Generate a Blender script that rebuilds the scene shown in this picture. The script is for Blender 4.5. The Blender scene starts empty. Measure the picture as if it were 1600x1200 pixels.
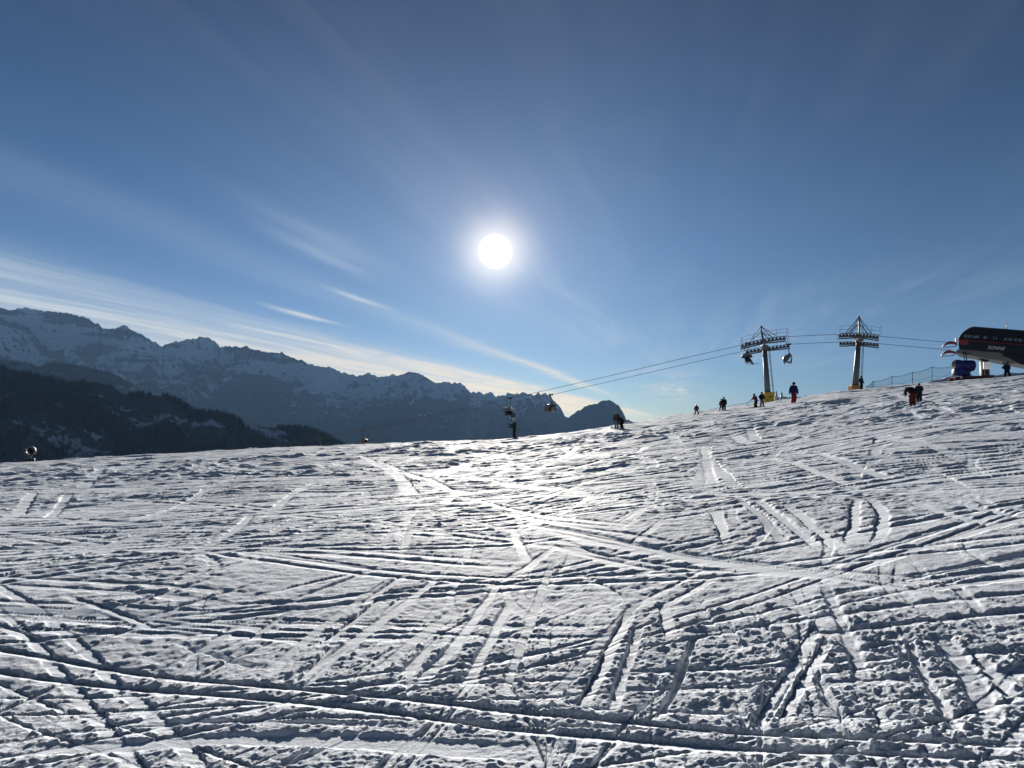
import bpy, bmesh, math, random
import numpy as np
from mathutils import Vector, Matrix

random.seed(7)
RNG = np.random.default_rng(7)
rad = math.radians
scene = bpy.context.scene
COL = scene.collection

# ------------------------------------------------------------------ camera
F = 1204.0                       # focal length in photo pixels (1600 wide)
HORIZON = 660.0                  # row of the eye level in the photo
PITCH = math.atan((HORIZON - 600.0) / F)
EYE = 1.65
cam_d = bpy.data.cameras.new("camera")
cam_d.sensor_fit = 'HORIZONTAL'
cam_d.sensor_width = 36.0
cam_d.lens = 36.0 * F / 1600.0
cam_d.clip_start = 0.1
cam_d.clip_end = 90000.0
cam = bpy.data.objects.new("camera", cam_d)
COL.objects.link(cam)
cam.location = (0, 0, EYE)
cam.rotation_euler = (math.pi / 2 + PITCH, 0, 0)
scene.camera = cam


def ray(X, Y):
    cx, cy = (X - 800.0) / F, (600.0 - Y) / F
    sp, cp = math.sin(PITCH), math.cos(PITCH)
    return np.array([cx, cp - cy * sp, sp + cy * cp])


def at(X, Y, depth):
    """world point seen at photo pixel X,Y whose y coordinate is depth"""
    d = ray(X, Y)
    k = depth / d[1]
    return Vector((d[0] * k, depth, EYE + d[2] * k))


# ------------------------------------------------------------------ sun and sky
sd = ray(774, 393)
SUN = Vector(sd).normalized()
SUN_EL = math.asin(SUN.z)
SUN_AZ = math.atan2(SUN.x, SUN.y)
SUN_STRENGTH = 5.0
SKY_STRENGTH = 0.05
EXPOSURE = 1.0

sl = bpy.data.lights.new("sunlight", 'SUN')
sl.energy = SUN_STRENGTH
sl.angle = rad(0.5)
sl.color = (1.0, 0.93, 0.83)
so = bpy.data.objects.new("sunlight", sl)
COL.objects.link(so)
so.rotation_euler = SUN.to_track_quat('Z', 'Y').to_euler()

scene.view_settings.view_transform = 'Standard'
scene.view_settings.look = 'None'
scene.view_settings.exposure = EXPOSURE
scene.view_settings.gamma = 1.0
scene.view_settings.use_curve_mapping = False
scene.cycles.max_bounces = 5
scene.cycles.diffuse_bounces = 1
scene.cycles.glossy_bounces = 2
scene.cycles.transmission_bounces = 4
scene.cycles.transparent_max_bounces = 8
scene.cycles.volume_bounces = 0
scene.cycles.use_denoising = True


class NB:
    """small helper to write node math as code"""
    def __init__(self, tree):
        self.t = tree

    def new(self, typ, **kw):
        n = self.t.nodes.new(typ)
        for k, v in kw.items():
            setattr(n, k, v)
        return n

    def put(self, sock, v):
        if v is None:
            return
        if hasattr(v, 'is_linked') or isinstance(v, bpy.types.NodeSocket):
            self.t.links.new(v, sock)
        else:
            if sock.type == 'RGBA' and isinstance(v, (tuple, list)) and len(v) == 3:
                v = (*v, 1.0)
            sock.default_value = v

    def m(self, op, a, b=None, c=None, clamp=False):
        n = self.new('ShaderNodeMath', operation=op)
        n.use_clamp = clamp
        for i, v in enumerate((a, b, c)):
            self.put(n.inputs[i], v)
        return n.outputs[0]

    def vm(self, op, a, b=None, out=0, scale=None):
        n = self.new('ShaderNodeVectorMath', operation=op)
        self.put(n.inputs[0], a)
        if b is not None:
            self.put(n.inputs[1], b)
        if scale is not None:
            self.put(n.inputs['Scale'], scale)
        return n.outputs[out]

    def sstep(self, v, a, b, lo=0.0, hi=1.0):
        n = self.new('ShaderNodeMapRange', interpolation_type='SMOOTHSTEP')
        self.put(n.inputs[0], v)
        for i, q in enumerate((a, b, lo, hi)):
            self.put(n.inputs[i + 1], q)
        return n.outputs[0]

    def noise(self, vec, scale, detail=3.0, rough=0.55, dist=0.0, out=0):
        n = self.new('ShaderNodeTexNoise')
        self.put(n.inputs['Vector'], vec)
        n.inputs['Scale'].default_value = scale
        n.inputs['Detail'].default_value = detail
        n.inputs['Roughness'].default_value = rough
        n.inputs['Distortion'].default_value = dist
        return n.outputs[out]

    def mix(self, f, a, b, blend='MIX'):
        n = self.new('ShaderNodeMix', data_type='RGBA', blend_type=blend)
        self.put(n.inputs[0], f)
        self.put(n.inputs[6], a)
        self.put(n.inputs[7], b)
        return n.outputs[2]

    def xyz(self, x, y, z):
        n = self.new('ShaderNodeCombineXYZ')
        for i, v in enumerate((x, y, z)):
            self.put(n.inputs[i], v)
        return n.outputs[0]

    def sep(self, v):
        n = self.new('ShaderNodeSeparateXYZ')
        self.put(n.inputs[0], v)
        return n.outputs

    def gauss(self, v, c, w):
        q = self.m('DIVIDE', self.m('SUBTRACT', v, c), w)
        return self.m('EXPONENT', self.m('MULTIPLY', self.m('MULTIPLY', q, q), -1.0))


world = bpy.data.worlds.new("World")
scene.world = world
world.use_nodes = True
wt = world.node_tree
for n in list(wt.nodes):
    wt.nodes.remove(n)
nb = NB(wt)
sky = nb.new('ShaderNodeTexSky')
sky.sky_type = 'NISHITA'
sky.sun_disc = False
sky.sun_elevation = SUN_EL
sky.sun_rotation = SUN_AZ
sky.altitude = 2000.0
sky.air_density = 1.0
sky.dust_density = 0.3
sky.ozone_density = 2.0
gen = nb.new('ShaderNodeTexCoord').outputs['Generated']
d = nb.vm('NORMALIZE', gen)
dx, dy, dz = nb.sep(d)
U = 0.706 / SKY_STRENGTH          # display units to sky units
skyc = nb.mix(1.0, sky.outputs[0], (0.347, 0.462, 0.630), 'MULTIPLY')
# deeper blue towards the zenith
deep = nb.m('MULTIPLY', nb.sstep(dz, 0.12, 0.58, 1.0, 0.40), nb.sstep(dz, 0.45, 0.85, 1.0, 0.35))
deep = nb.m('MULTIPLY', deep, nb.sstep(dy, -0.3, 0.6, 0.28, 1.0))  # unseen sky overhead and behind the camera dimmed to deepen snow shadows
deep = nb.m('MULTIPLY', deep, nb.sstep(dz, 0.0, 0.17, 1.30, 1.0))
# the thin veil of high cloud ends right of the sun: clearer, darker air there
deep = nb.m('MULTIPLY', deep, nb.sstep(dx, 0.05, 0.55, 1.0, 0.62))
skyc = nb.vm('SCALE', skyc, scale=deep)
skyc = nb.mix(nb.sstep(dz, 0.10, 0.50), skyc, nb.mix(1.0, skyc, (0.76, 0.91, 1.04), 'MULTIPLY'))
# cirrus on a flat layer high above: plan coordinates along (u) and across (v) the streaks
zc = nb.m('MAXIMUM', dz, 0.004)
pxx, pyy = nb.m('DIVIDE', dx, zc), nb.m('DIVIDE', dy, zc)
ca, sa = math.cos(rad(12.6)), math.sin(rad(12.6))
v = nb.m('SUBTRACT', nb.m('MULTIPLY', pxx, ca), nb.m('MULTIPLY', pyy, sa))
u = nb.m('ADD', nb.m('MULTIPLY', pxx, sa), nb.m('MULTIPLY', pyy, ca))
wob = nb.noise(nb.xyz(nb.m('MULTIPLY', u, 0.25), nb.m('MULTIPLY', v, 0.4), 0.0), 1.0, 3.0)
vw = nb.m('ADD', v, nb.m('MULTIPLY', nb.m('SUBTRACT', wob, 0.5), 0.5))
fib = nb.noise(nb.xyz(nb.m('MULTIPLY', u, 0.24), nb.m('MULTIPLY', vw, 3.2), 3.7), 1.0, 9.0, 0.62, 0.35)
fib = nb.sstep(fib, 0.38, 0.66)
patch = nb.sstep(nb.noise(nb.xyz(nb.m('MULTIPLY', u, 0.35), nb.m('MULTIPLY', v, 0.7), 9.1), 1.0, 3.0), 0.35, 0.65)


def streak(v0, w, amp, u0=None, uw=None, fmin=0.35):
    g = nb.gauss(vw, v0, w)
    if u0 is not None:
        g = nb.m('MULTIPLY', g, nb.gauss(u, u0, uw))
    g = nb.m('MULTIPLY', g, nb.m('ADD', nb.m('MULTIPLY', fib, 1.0 - fmin), fmin))
    return nb.m('MULTIPLY', g, amp)


low = nb.sstep(dz, 0.0, 0.20, 1.0, 0.60)
parts = [
    nb.m('MULTIPLY', streak(-4.35, 0.42, 0.85, fmin=0.4), low),
    nb.m('MULTIPLY', streak(-5.4, 0.85, 1.0, fmin=0.4), low),
    nb.m('MULTIPLY', streak(-8.0, 2.4, 1.0, fmin=0.65), low),
    nb.m('MULTIPLY', streak(-14.0, 4.5, 1.0, fmin=0.7), low),
    streak(-2.62, 0.20, 0.85, 17.0, 10.0, 0.5),
    streak(-2.08, 0.10, 0.34, 4.3, 0.6),
    streak(-1.85, 0.16, 0.20, 3.9, 0.8),
    streak(-3.44, 0.07, 1.2, 6.6, 0.55, 0.6),
    streak(-2.52, 0.05, 1.0, 5.8, 0.45, 0.6),
    streak(-0.9, 0.55, 0.22, 7.0, 4.0, 0.3),
    nb.m('MULTIPLY', streak(-0.2, 1.0, 0.5, 26.0, 14.0, 0.2), patch),
    nb.m('MULTIPLY', streak(1.6, 0.9, 0.22, 9.0, 6.0, 0.1), patch),
]
cl = parts[0]
for q in parts[1:]:
    cl = nb.m('ADD', cl, q)
cl = nb.m('MINIMUM', cl, 0.9)
cl = nb.m('MULTIPLY', cl, nb.sstep(dz, 0.003, 0.02))
cl = nb.m('MULTIPLY', cl, nb.sstep(dy, 0.0, 0.3))
warm = nb.mix(nb.sstep(dz, 0.02, 0.16), (0.90, 0.73, 0.49), (0.50, 0.545, 0.55))
skyc = nb.mix(cl, skyc, nb.vm('SCALE', warm, scale=U))
# bright air round the sun, and the blinding disc itself
cosang = nb.vm('DOT_PRODUCT', d, tuple(SUN), out=1)
ang = nb.m('MULTIPLY', nb.m('ARCCOSINE', nb.m('MINIMUM', cosang, 0.9999999)), 180 / math.pi)


def expo(k):
    return nb.m('EXPONENT', nb.m('MULTIPLY', ang, -1.0 / k))


glow = nb.vm('SCALE', (1.0, 0.82, 0.56), scale=nb.m('MULTIPLY', nb.gauss(ang, 0.0, 2.1), 0.60 * U))
glow2 = nb.vm('SCALE', (1.0, 0.90, 0.80), scale=nb.m('MULTIPLY', expo(3.0), 0.22 * U))
glow3 = nb.vm('SCALE', (0.75, 0.88, 1.0), scale=nb.m('MULTIPLY', expo(13.0), 0.075 * U))
disc = nb.vm('SCALE', (1.0, 0.99, 0.96), scale=nb.m('MULTIPLY', nb.sstep(ang, 0.98, 1.30, 1.0, 0.0), 2.5 * U))
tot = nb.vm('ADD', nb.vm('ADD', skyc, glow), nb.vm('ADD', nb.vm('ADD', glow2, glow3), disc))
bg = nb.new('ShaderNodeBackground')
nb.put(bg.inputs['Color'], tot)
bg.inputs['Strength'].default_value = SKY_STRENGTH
wo = nb.new('ShaderNodeOutputWorld')
wt.links.new(bg.outputs[0], wo.inputs['Surface'])

# ------------------------------------------------------------------ materials


def material(name, color=(0.5, 0.5, 0.5), rough=0.6, metal=0.0, var=0.12, scale=6.0, bump=0.0, spec=0.5):
    mt = bpy.data.materials.new(name)
    mt.use_nodes = True
    t = mt.node_tree
    b = t.nodes['Principled BSDF']
    q = NB(t)
    co = q.new('ShaderNodeTexCoord').outputs['Object']
    nz = q.noise(co, scale, 4.0)
    lo = tuple(c * (1 - var) for c in color)
    hi = tuple(min(1, c * (1 + var)) for c in color)
    q.put(b.inputs['Base Color'], q.mix(nz, lo, hi))
    q.put(b.inputs['Roughness'], q.m('ADD', q.m('MULTIPLY', nz, 0.2), rough - 0.1))
    b.inputs['Metallic'].default_value = metal
    b.inputs['Specular IOR Level'].default_value = spec
    if bump:
        bn = q.new('ShaderNodeBump')
        bn.inputs['Strength'].default_value = bump
        bn.inputs['Distance'].default_value = 0.02
        q.put(bn.inputs['Height'], q.noise(co, scale * 4, 3.0))
        t.links.new(bn.outputs[0], b.inputs['Normal'])
    return mt


def tag(o, label=None, cat=None, group=None, kind=None):
    if label:
        o['label'] = label
    if cat:
        o['category'] = cat
    if group:
        o['group'] = group
    if kind:
        o['kind'] = kind
    return o


# ------------------------------------------------------------------ numpy noise


def _hash(ix, iy, seed):
    h = (ix.astype(np.uint32) * np.uint32(374761393) + iy.astype(np.uint32) * np.uint32(668265263)
         + np.uint32((seed * 2246822519) & 0xffffffff))
    h = (h ^ (h >> np.uint32(13))) * np.uint32(1274126177)
    h = (h ^ (h >> np.uint32(15))) * np.uint32(2246822519)
    return h ^ (h >> np.uint32(16))


def perlin(x, y, seed=0):
    xf, yf = np.floor(x), np.floor(y)
    ix, iy = xf.astype(np.int64), yf.astype(np.int64)
    fx, fy = (x - xf).astype(np.float32), (y - yf).astype(np.float32)
    sx = fx * fx * fx * (fx * (fx * 6 - 15) + 10)
    sy = fy * fy * fy * (fy * (fy * 6 - 15) + 10)
    out = 0.0
    for ox in (0, 1):
        wx = sx if ox else 1 - sx
        for oy in (0, 1):
            wy = sy if oy else 1 - sy
            a = _hash(ix + ox, iy + oy, seed).astype(np.float32) * np.float32(2 * math.pi / 4294967296.0)
            out = out + wx * wy * (np.cos(a) * (fx - ox) + np.sin(a) * (fy - oy))
    return out * 1.5


def fbm(x, y, seed=0, octs=4, gain=0.5, lac=2.03):
    a, s, o = 1.0, 0.0, 0.0
    for i in range(octs):
        o = o + a * perlin(x, y, seed + i * 17)
        s += a
        x, y, a = x * lac + 3.1, y * lac - 1.7, a * gain
    return o / s


def ridged(x, y, seed=0, octs=5, gain=0.5, lac=2.07):
    a, s, o, w = 1.0, 0.0, 0.0, 1.0
    for i in range(octs):
        n = 1 - np.abs(perlin(x, y, seed + i * 13)) * 1.6
        n = np.clip(n, 0, 1) ** 2
        o = o + a * n * w
        w = np.clip(n * 1.6, 0, 1)
        s += a
        x, y, a = x * lac + 5.3, y * lac + 2.1, a * gain
    return o / s


def clods(x, y, cell, seed, rmin, rmax, keep):
    """rounded lumps scattered on jittered cells; returns height in units of 1"""
    gx, gy = x / cell, y / cell
    ix, iy = np.floor(gx).astype(np.int64), np.floor(gy).astype(np.int64)
    best = np.zeros_like(gx, dtype=np.float32)
    for ox in (-1, 0, 1):
        for oy in (-1, 0, 1):
            jx, jy = ix + ox, iy + oy
            h = _hash(jx, jy, seed)
            rx = (h & np.uint32(1023)).astype(np.float32) / 1023
            ry = ((h >> np.uint32(10)) & np.uint32(1023)).astype(np.float32) / 1023
            rr = ((h >> np.uint32(20)) & np.uint32(255)).astype(np.float32) / 255
            kk = _hash(jx, jy, seed + 5).astype(np.float32) / 4294967296.0
            R = (rmin + (rmax - rmin) * rr * rr) / cell
            dd = ((gx - jx - rx) ** 2 + (gy - jy - ry) ** 2) / (R * R)
            hh = np.sqrt(np.clip(1 - dd, 0, 1)) * R * cell
            hh = np.where(kk < keep, hh, 0)
            best = np.maximum(best, hh)
    return best


def sstep(e0, e1, x):
    t = np.clip((x - e0) / (e1 - e0), 0, 1)
    return t * t * (3 - 2 * t)


def grid_object(name, P, mat, attrs=None, wrap=False, smooth=True):
    """P is (rows, cols, 3); links a quad sheet"""
    R, C = P.shape[:2]
    me = bpy.data.meshes.new(name)
    idx = np.arange(R * C).reshape(R, C)
    if wrap:
        idx = np.concatenate([idx, idx[:, :1]], axis=1)
    q = np.stack([idx[:-1, :-1], idx[:-1, 1:], idx[1:, 1:], idx[1:, :-1]], axis=-1).reshape(-1, 4)
    me.vertices.add(R * C)
    me.vertices.foreach_set('co', P.reshape(-1).astype(np.float32))
    me.loops.add(q.size)
    me.loops.foreach_set('vertex_index', q.reshape(-1).astype(np.int32))
    me.polygons.add(len(q))
    me.polygons.foreach_set('loop_start', np.arange(0, q.size, 4, dtype=np.int32))
    me.polygons.foreach_set('loop_total', np.full(len(q), 4, dtype=np.int32))
    me.polygons.foreach_set('use_smooth', np.full(len(q), smooth, dtype=bool))
    me.update(calc_edges=True)
    for k, a in (attrs or {}).items():
        at_ = me.attributes.new(k, 'FLOAT', 'POINT')
        at_.data.foreach_set('value', a.reshape(-1).astype(np.float32))
    me.materials.append(mat)
    o = bpy.data.objects.new(name, me)
    COL.objects.link(o)
    return o


# ------------------------------------------------------------------ piste: base shape
# the crest as seen from the eye: photo column, photo row, and how far off it starts to fall away
CREST = np.array([
    (-900, 745, 60), (-400, 735, 65), (0, 726, 68), (120, 719, 66), (320, 706, 62), (480, 699, 58), (640, 692, 55), (800, 687, 52),
    (900, 675, 55), (1000, 660, 64), (1050, 651, 76), (1100, 643, 86), (1200, 629, 92), (1300, 614, 92), (1400, 603, 86), (1500, 595, 78),
    (1600, 588, 74), (2000, 565, 70), (2500, 560, 66)], dtype=float)
_az, _tan = [], []
for X, Y, _ in CREST:
    rr = ray(X, Y)
    _az.append(math.atan2(rr[0], rr[1]))
    _tan.append(rr[2] / math.hypot(rr[0], rr[1]))
_az, _tan, _r0 = np.array(_az), np.array(_tan), CREST[:, 2]
FC, FS = 0.0016, 0.30


def _fall(r, r0):
    q = np.maximum(r - r0, 0)
    qc = FS / (2 * FC)
    return np.where(q < qc, FC * q * q, FC * qc * qc + FS * (q - qc))


_M = []
for a, r0 in zip(_az, _r0):
    rs = np.linspace(10, 300, 4000)
    _M.append(np.min((_fall(rs, r0) + EYE) / rs))
_G = _tan + np.array(_M)
# smooth tables
_ta = np.linspace(-math.pi, math.pi, 2881)
_k = np.exp(-np.linspace(-2, 2, 41) ** 2)
_k /= _k.sum()


def _smooth(tab):
    v_ = np.interp(_ta, _az, tab)
    return np.convolve(np.pad(v_, 20, mode='edge'), _k, mode='valid')


_tg, _tr = _smooth(_G), _smooth(_r0)


def base_z(x, y):
    x, y = np.asarray(x, dtype=float), np.asarray(y, dtype=float)
    r, a = np.hypot(x, y), np.arctan2(x, y)
    g, r0 = np.interp(a, _ta, _tg), np.interp(a, _ta, _tr)
    z = g * np.minimum(r, 260) - _fall(r, r0)
    z = np.maximum(z, -640 + 0 * z)
    near = np.clip(r / 6, 0, 1)
    z = z + near * 0.10 * perlin(x / 9.0, y / 9.0, 3) + near * 0.05 * perlin(x / 3.5, y / 3.5, 4)
    return z


def gz(x, y):
    return float(base_z(np.array([x]), np.array([y]))[0])


def on_snow(X, Y):
    """where the photo pixel X,Y (below the crest) meets the piste"""
    q = ray(X, Y)
    h = math.hypot(q[0], q[1])
    a, t = math.atan2(q[0], q[1]), q[2] / h
    g = float(np.interp(a, _ta, _tg))
    r = min(EYE / max(g - t, 0.012), float(np.interp(a, _ta, _tr)) * 1.15)
    return r * math.sin(a), r * math.cos(a)

# ------------------------------------------------------------------ piste: fine surface with ski tracks
def build_piste():
    half = rad(72.0)
    az_f = np.radians(np.concatenate([np.arange(-72, -41, 0.16), np.linspace(-41, 41, 1440), np.arange(41.16, 72.01, 0.16)]))
    half = az_f[-1]
    step = az_f[-1] - az_f[-2]
    az_o = [half]
    s = step
    while az_o[-1] < 2 * math.pi + az_f[0]:
        s = min(s * 1.25, rad(5))
        az_o.append(az_o[-1] + s)
    az_o = np.array(az_o[1:-1] if az_o[-1] > 2 * math.pi + az_f[0] - 0.02 else az_o[1:])
    az = np.concatenate([az_f, az_o])
    rs = [0.25, 0.6, 1.0, 1.4, 1.8, 2.1, 2.4]
    while rs[-1] < 135:
        r = rs[-1]
        rs.append(r + min(0.00050 * r * r, 0.0036 * r) if r > 2.4 else r + 0.006)
    n_fine = len(rs)
    while rs[-1] < 15000:
        rs.append(rs[-1] * 1.06)
    rs = np.array(rs)
    A, R = np.meshgrid(az, rs)
    X, Y = R * np.sin(A), R * np.cos(A)
    Z0 = base_z(X, Y)
    # far down the back the snowfield runs out into the valley floor
    NF, NC = n_fine, len(az_f)
    x, y, r = X[:NF, :NC], Y[:NF, :NC], R[:NF, :NC]

    def res(lam):                       # fade an octave where the sheet cannot carry it
        dr = np.minimum(0.00050 * r * r, 0.0036 * r)
        return sstep(1.5, 3.5, lam / np.maximum(dr, 0.006))

    # direction of the traverses (across) and of the fall line (down)
    ca_, sa_ = math.cos(rad(9.4)), math.sin(rad(9.4))
    dn = x * sa_ + y * ca_
    ac = x * ca_ - y * sa_
    patch = 0.42 + 0.58 * np.clip(3.2 * fbm(x / 12.0 + 4, y / 4.5 + 2, 23, 3), -1, 1)
    mask = 0.5 + 0.5 * np.clip(1.9 * fbm(x / 5.0 + 11, y / 2.2 - 4, 21, 3), -1, 1)
    mask = mask * (0.05 + 1.1 * patch)
    mask2 = 0.5 + 0.5 * np.clip(2.2 * fbm(ac / 2.4, dn / 4.5, 31, 2), -1, 1)
    far = sstep(12, 40, r)
    low = 0.032 * fbm(x / 3.2, y / 1.5, 41, 3) * (0.35 + 0.65 * far)
    low = low + 0.42 * far * np.abs(fbm(x / 4.5 + 3, y / 1.7, 43, 3)) * (0.3 + 0.7 * mask)
    low = low + 0.17 * sstep(9, 40, r) * fbm(x / 0.9, y / 0.55, 47, 3) * res(0.5) * (0.3 + mask)
    low = low + 0.018 * perlin(x / 0.9 + y * 0.12, y / 0.38, 51) * (0.1 + far) * res(0.34)
    rough = 0.007 * (ridged(x / 0.55, y / 0.40, 61, 2) - 0.4) * res(0.4) * (0.1 + mask) * (1 + 1.6 * far)
    rough = rough + 0.058 * sstep(8, 22, r) * fbm(x / 0.62 + y * 0.2, y / 0.36, 73, 3) * res(0.36) * (0.10 + 1.2 * mask)
    rough = rough + 0.016 * (1 + 0.9 * sstep(6, 16, r)) * fbm(x / (0.17 + 0.15 * sstep(6, 16, r)), y / 0.15, 71, 3) * res(0.15) * (0.4 + 1.3 * mask2)
    rough = rough + 0.0105 * fbm(x / 0.05, y / 0.042, 81, 2) * res(0.045)
    kb = clods(x, y, 0.26, 91, 0.02, 0.085, 0.45) * res(0.26)
    km = clods(x, y, 0.12, 93, 0.012, 0.045, 0.7) * res(0.12)
    ks = clods(x, y, 0.05, 92, 0.006, 0.022, 0.8) * res(0.05)
    wv = 0.75 + 0.6 * fbm(x / 0.04, y / 0.04, 95, 2)
    lump = (kb * (0.20 + 0.12 * sstep(8, 16, r)) * sstep(0.62, 0.95, mask * 0.6 + mask2 * 0.5) + km * 0.55 * sstep(0.50, 0.80, mask * 0.5 + mask2 * 0.5)
            + ks * 1.0 * sstep(0.12, 0.45, mask))
    lump = lump * wv

    smoothm = np.ones_like(r)           # 1 rough, 0 scraped flat
    cut = np.zeros_like(r)              # grooves
    heap = np.zeros_like(r)             # thrown-up snow

    def stroke(pts, w, depth, berm, flat=0.9, side=0, jit=0.0, ends=0.6, seed=0):
        """pts in metres; w half width; berm height beside it; side -1/0/1 says which edge carries the berm"""
        pts = np.array(pts, dtype=float)
        # resample as a smooth curve
        if len(pts) > 2:
            t = np.concatenate([[0], np.cumsum(np.hypot(*np.diff(pts, axis=0).T))])
            n = max(8, min(60, int(t[-1] / 0.35)))
            tt = np.linspace(0, t[-1], n)
            q = np.stack([np.interp(tt, t, pts[:, 0]), np.interp(tt, t, pts[:, 1])], 1)
            ker = np.array([0.25, 0.5, 0.25])
            for _ in range(3):
                q[1:-1] = 0.25 * q[:-2] + 0.5 * q[1:-1] + 0.25 * q[2:]
            pts = q
        rm = float(np.median(np.hypot(pts[:, 0], pts[:, 1])))
        w = max(w, 2.4 * min(0.0005 * rm * rm, 0.0036 * rm))      # no narrower than the sheet can carry
        jit = min(jit, 0.25 * w)
        ext = w * 2.4 + 0.12
        pr, pa = np.hypot(pts[:, 0], pts[:, 1]), np.arctan2(pts[:, 0], pts[:, 1])
        i0, i1 = np.searchsorted(rs, [pr.min() - ext, pr.max() + ext])
        da = ext / max(pr.min(), 1.5)
        j0, j1 = np.searchsorted(az_f, [pa.min() - da, pa.max() + da])
        i1, j1 = min(i1, NF), min(j1, NC)
        if i1 - i0 < 2 or j1 - j0 < 2:
            return
        sl_ = np.s_[i0:i1, j0:j1]
        D = np.full((i1 - i0, j1 - j0), 9.0, dtype=np.float32)
        T = np.zeros_like(D)
        L = np.hypot(*np.diff(pts, axis=0).T)
        acc = np.concatenate([[0], np.cumsum(L)])
        for k in range(len(pts) - 1):
            a_, b_ = pts[k], pts[k + 1]
            rr_, aa_ = pr[k:k + 2], pa[k:k + 2]
            d2 = ext / max(rr_.min(), 1.5)
            ii0, ii1 = np.searchsorted(rs, [rr_.min() - ext, rr_.max() + ext])
            jj0, jj1 = np.searchsorted(az_f, [aa_.min() - d2, aa_.max() + d2])
            ii0, ii1 = max(ii0, i0), min(ii1, i1)
            jj0, jj1 = max(jj0, j0), min(jj1, j1)
            if ii1 <= ii0 or jj1 <= jj0 or L[k] < 1e-6:
                continue
            s2 = np.s_[ii0:ii1, jj0:jj1]
            px, py = x[s2] - a_[0], y[s2] - a_[1]
            ux, uy = (b_ - a_) / L[k]
            tt = np.clip(px * ux + py * uy, 0, L[k])
            cr = px * uy - py * ux
            dd = np.hypot(px - tt * ux, py - tt * uy) * np.where(cr < 0, -1, 1)
            loc = np.s_[ii0 - i0:ii1 - i0, jj0 - j0:jj1 - j0]
            better = np.abs(dd) < np.abs(D[loc])
            D[loc] = np.where(better, dd, D[loc])
            T[loc] = np.where(better, acc[k] + tt, T[loc])
        if jit:
            D = D + jit * perlin(T / 0.6 + seed, T * 0 + seed * 1.7, 5).astype(np.float32)
            D = D + jit * 0.5 * perlin(x[sl_] / 0.12, y[sl_] / 0.12, 6).astype(np.float32)
        tot_ = acc[-1]
        fade = np.clip(T / ends, 0, 1) * np.clip((tot_ - T) / ends, 0, 1)
        aD = np.abs(D)
        ww = w * (0.8 + 0.25 * perlin(T / 1.7 + seed * 3.1, T * 0 + 0.5, 8))
        inside = sstep(1.08, 0.62, aD / ww) * fade
        smoothm[sl_] *= 1 - flat * inside
        if side:                        # an edge digs deepest on the side it throws the snow to
            prof = np.clip(0.5 + 0.5 * D * side / ww, 0, 1) * sstep(1.12, 0.98, aD / ww) * fade
        else:
            prof = inside
        cut[sl_] = cut[sl_] * (1 - flat * inside) - depth * prof
        heap[sl_] *= 1 - flat * inside
        if berm:
            bw = 0.45 * w + 0.035
            g = np.exp(-((aD - ww - bw * 0.9) / (bw * 1.15)) ** 2) * sstep(0.55, 1.35, aD / ww)
            if side:
                g = g * np.where(D * side > 0, 1.0, 0.22)
            nz = np.clip(0.45 + 1.3 * fbm(T / 0.5 + seed, D / 0.3 + seed, 9, 3) + 0.9 * fbm(x[sl_] / 0.11, y[sl_] / 0.10, 10, 2), 0, 1.7)
            heap[sl_] = np.maximum(heap[sl_], 0.25 * berm * g * nz * fade)

    FARSIDE = -1
    P = lambda *p: [on_snow(*q) for q in p]
    # the many others that criss-cross the slope
    for i in range(1150):
        r_ = math.exp(RNG.uniform(math.log(3.4), math.log(95)))
        a_ = RNG.uniform(-half, half)
        cx_, cy_ = r_ * math.sin(a_), r_ * math.cos(a_)
        kind_ = RNG.random()
        grow = max(1.0, (r_ / 9.0) ** 0.6)
        near_ = r_ < 12
        if kind_ < (0.07 if near_ else 0.42):                # traverse
            th = RNG.normal(0.0, 0.34) + (0.15 if cx_ > 0 else -0.05)
            L_ = RNG.uniform(4, 16) * grow
            w_ = RNG.uniform(0.012, 0.040) * grow
            b_ = RNG.uniform(0.02, 0.05) * grow ** 0.5
        else:                           # down the fall line
            th = math.pi / 2 - rad(9.4) + RNG.normal(0, 0.28)
            L_ = RNG.uniform(0.8, 2.6) if near_ else RNG.uniform(1.5, 6.0) * grow
            w_ = RNG.uniform(0.010, 0.05) * grow ** 0.6
            b_ = RNG.uniform(0.025, 0.055) * grow ** 0.5
        bend = RNG.normal(0, 0.14)
        if r_ < 6.5:
            b_, w_ = b_ * 0.55, w_ * 0.7
        pts_ = []
        for t_ in np.linspace(-0.5, 0.5, 9):
            q_ = th + bend * t_ * 2
            pts_.append((cx_ + L_ * t_ * math.cos(q_), cy_ + L_ * t_ * math.sin(q_)))
        pts_ = [p_ for p_ in pts_ if 2.6 < math.hypot(*p_) < 110]
        if len(pts_) < 3:
            continue
        fl = RNG.uniform(0.4, 0.85)
        stroke(pts_, w_, RNG.uniform(0.012, 0.035), b_, fl, -1 if kind_ < 0.3 else RNG.choice([0, 1, -1]), 0.02, 1.2, seed=200 + i)
        if kind_ < 0.22 and r_ < 30:    # the second ski
            off = RNG.uniform(0.2, 0.4) * grow ** 0.5
            stroke([(p_[0], p_[1] + off) for p_ in pts_], w_, 0.02, b_ * 0.8, fl, -1, 0.02, 1.2, seed=900 + i)

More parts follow.
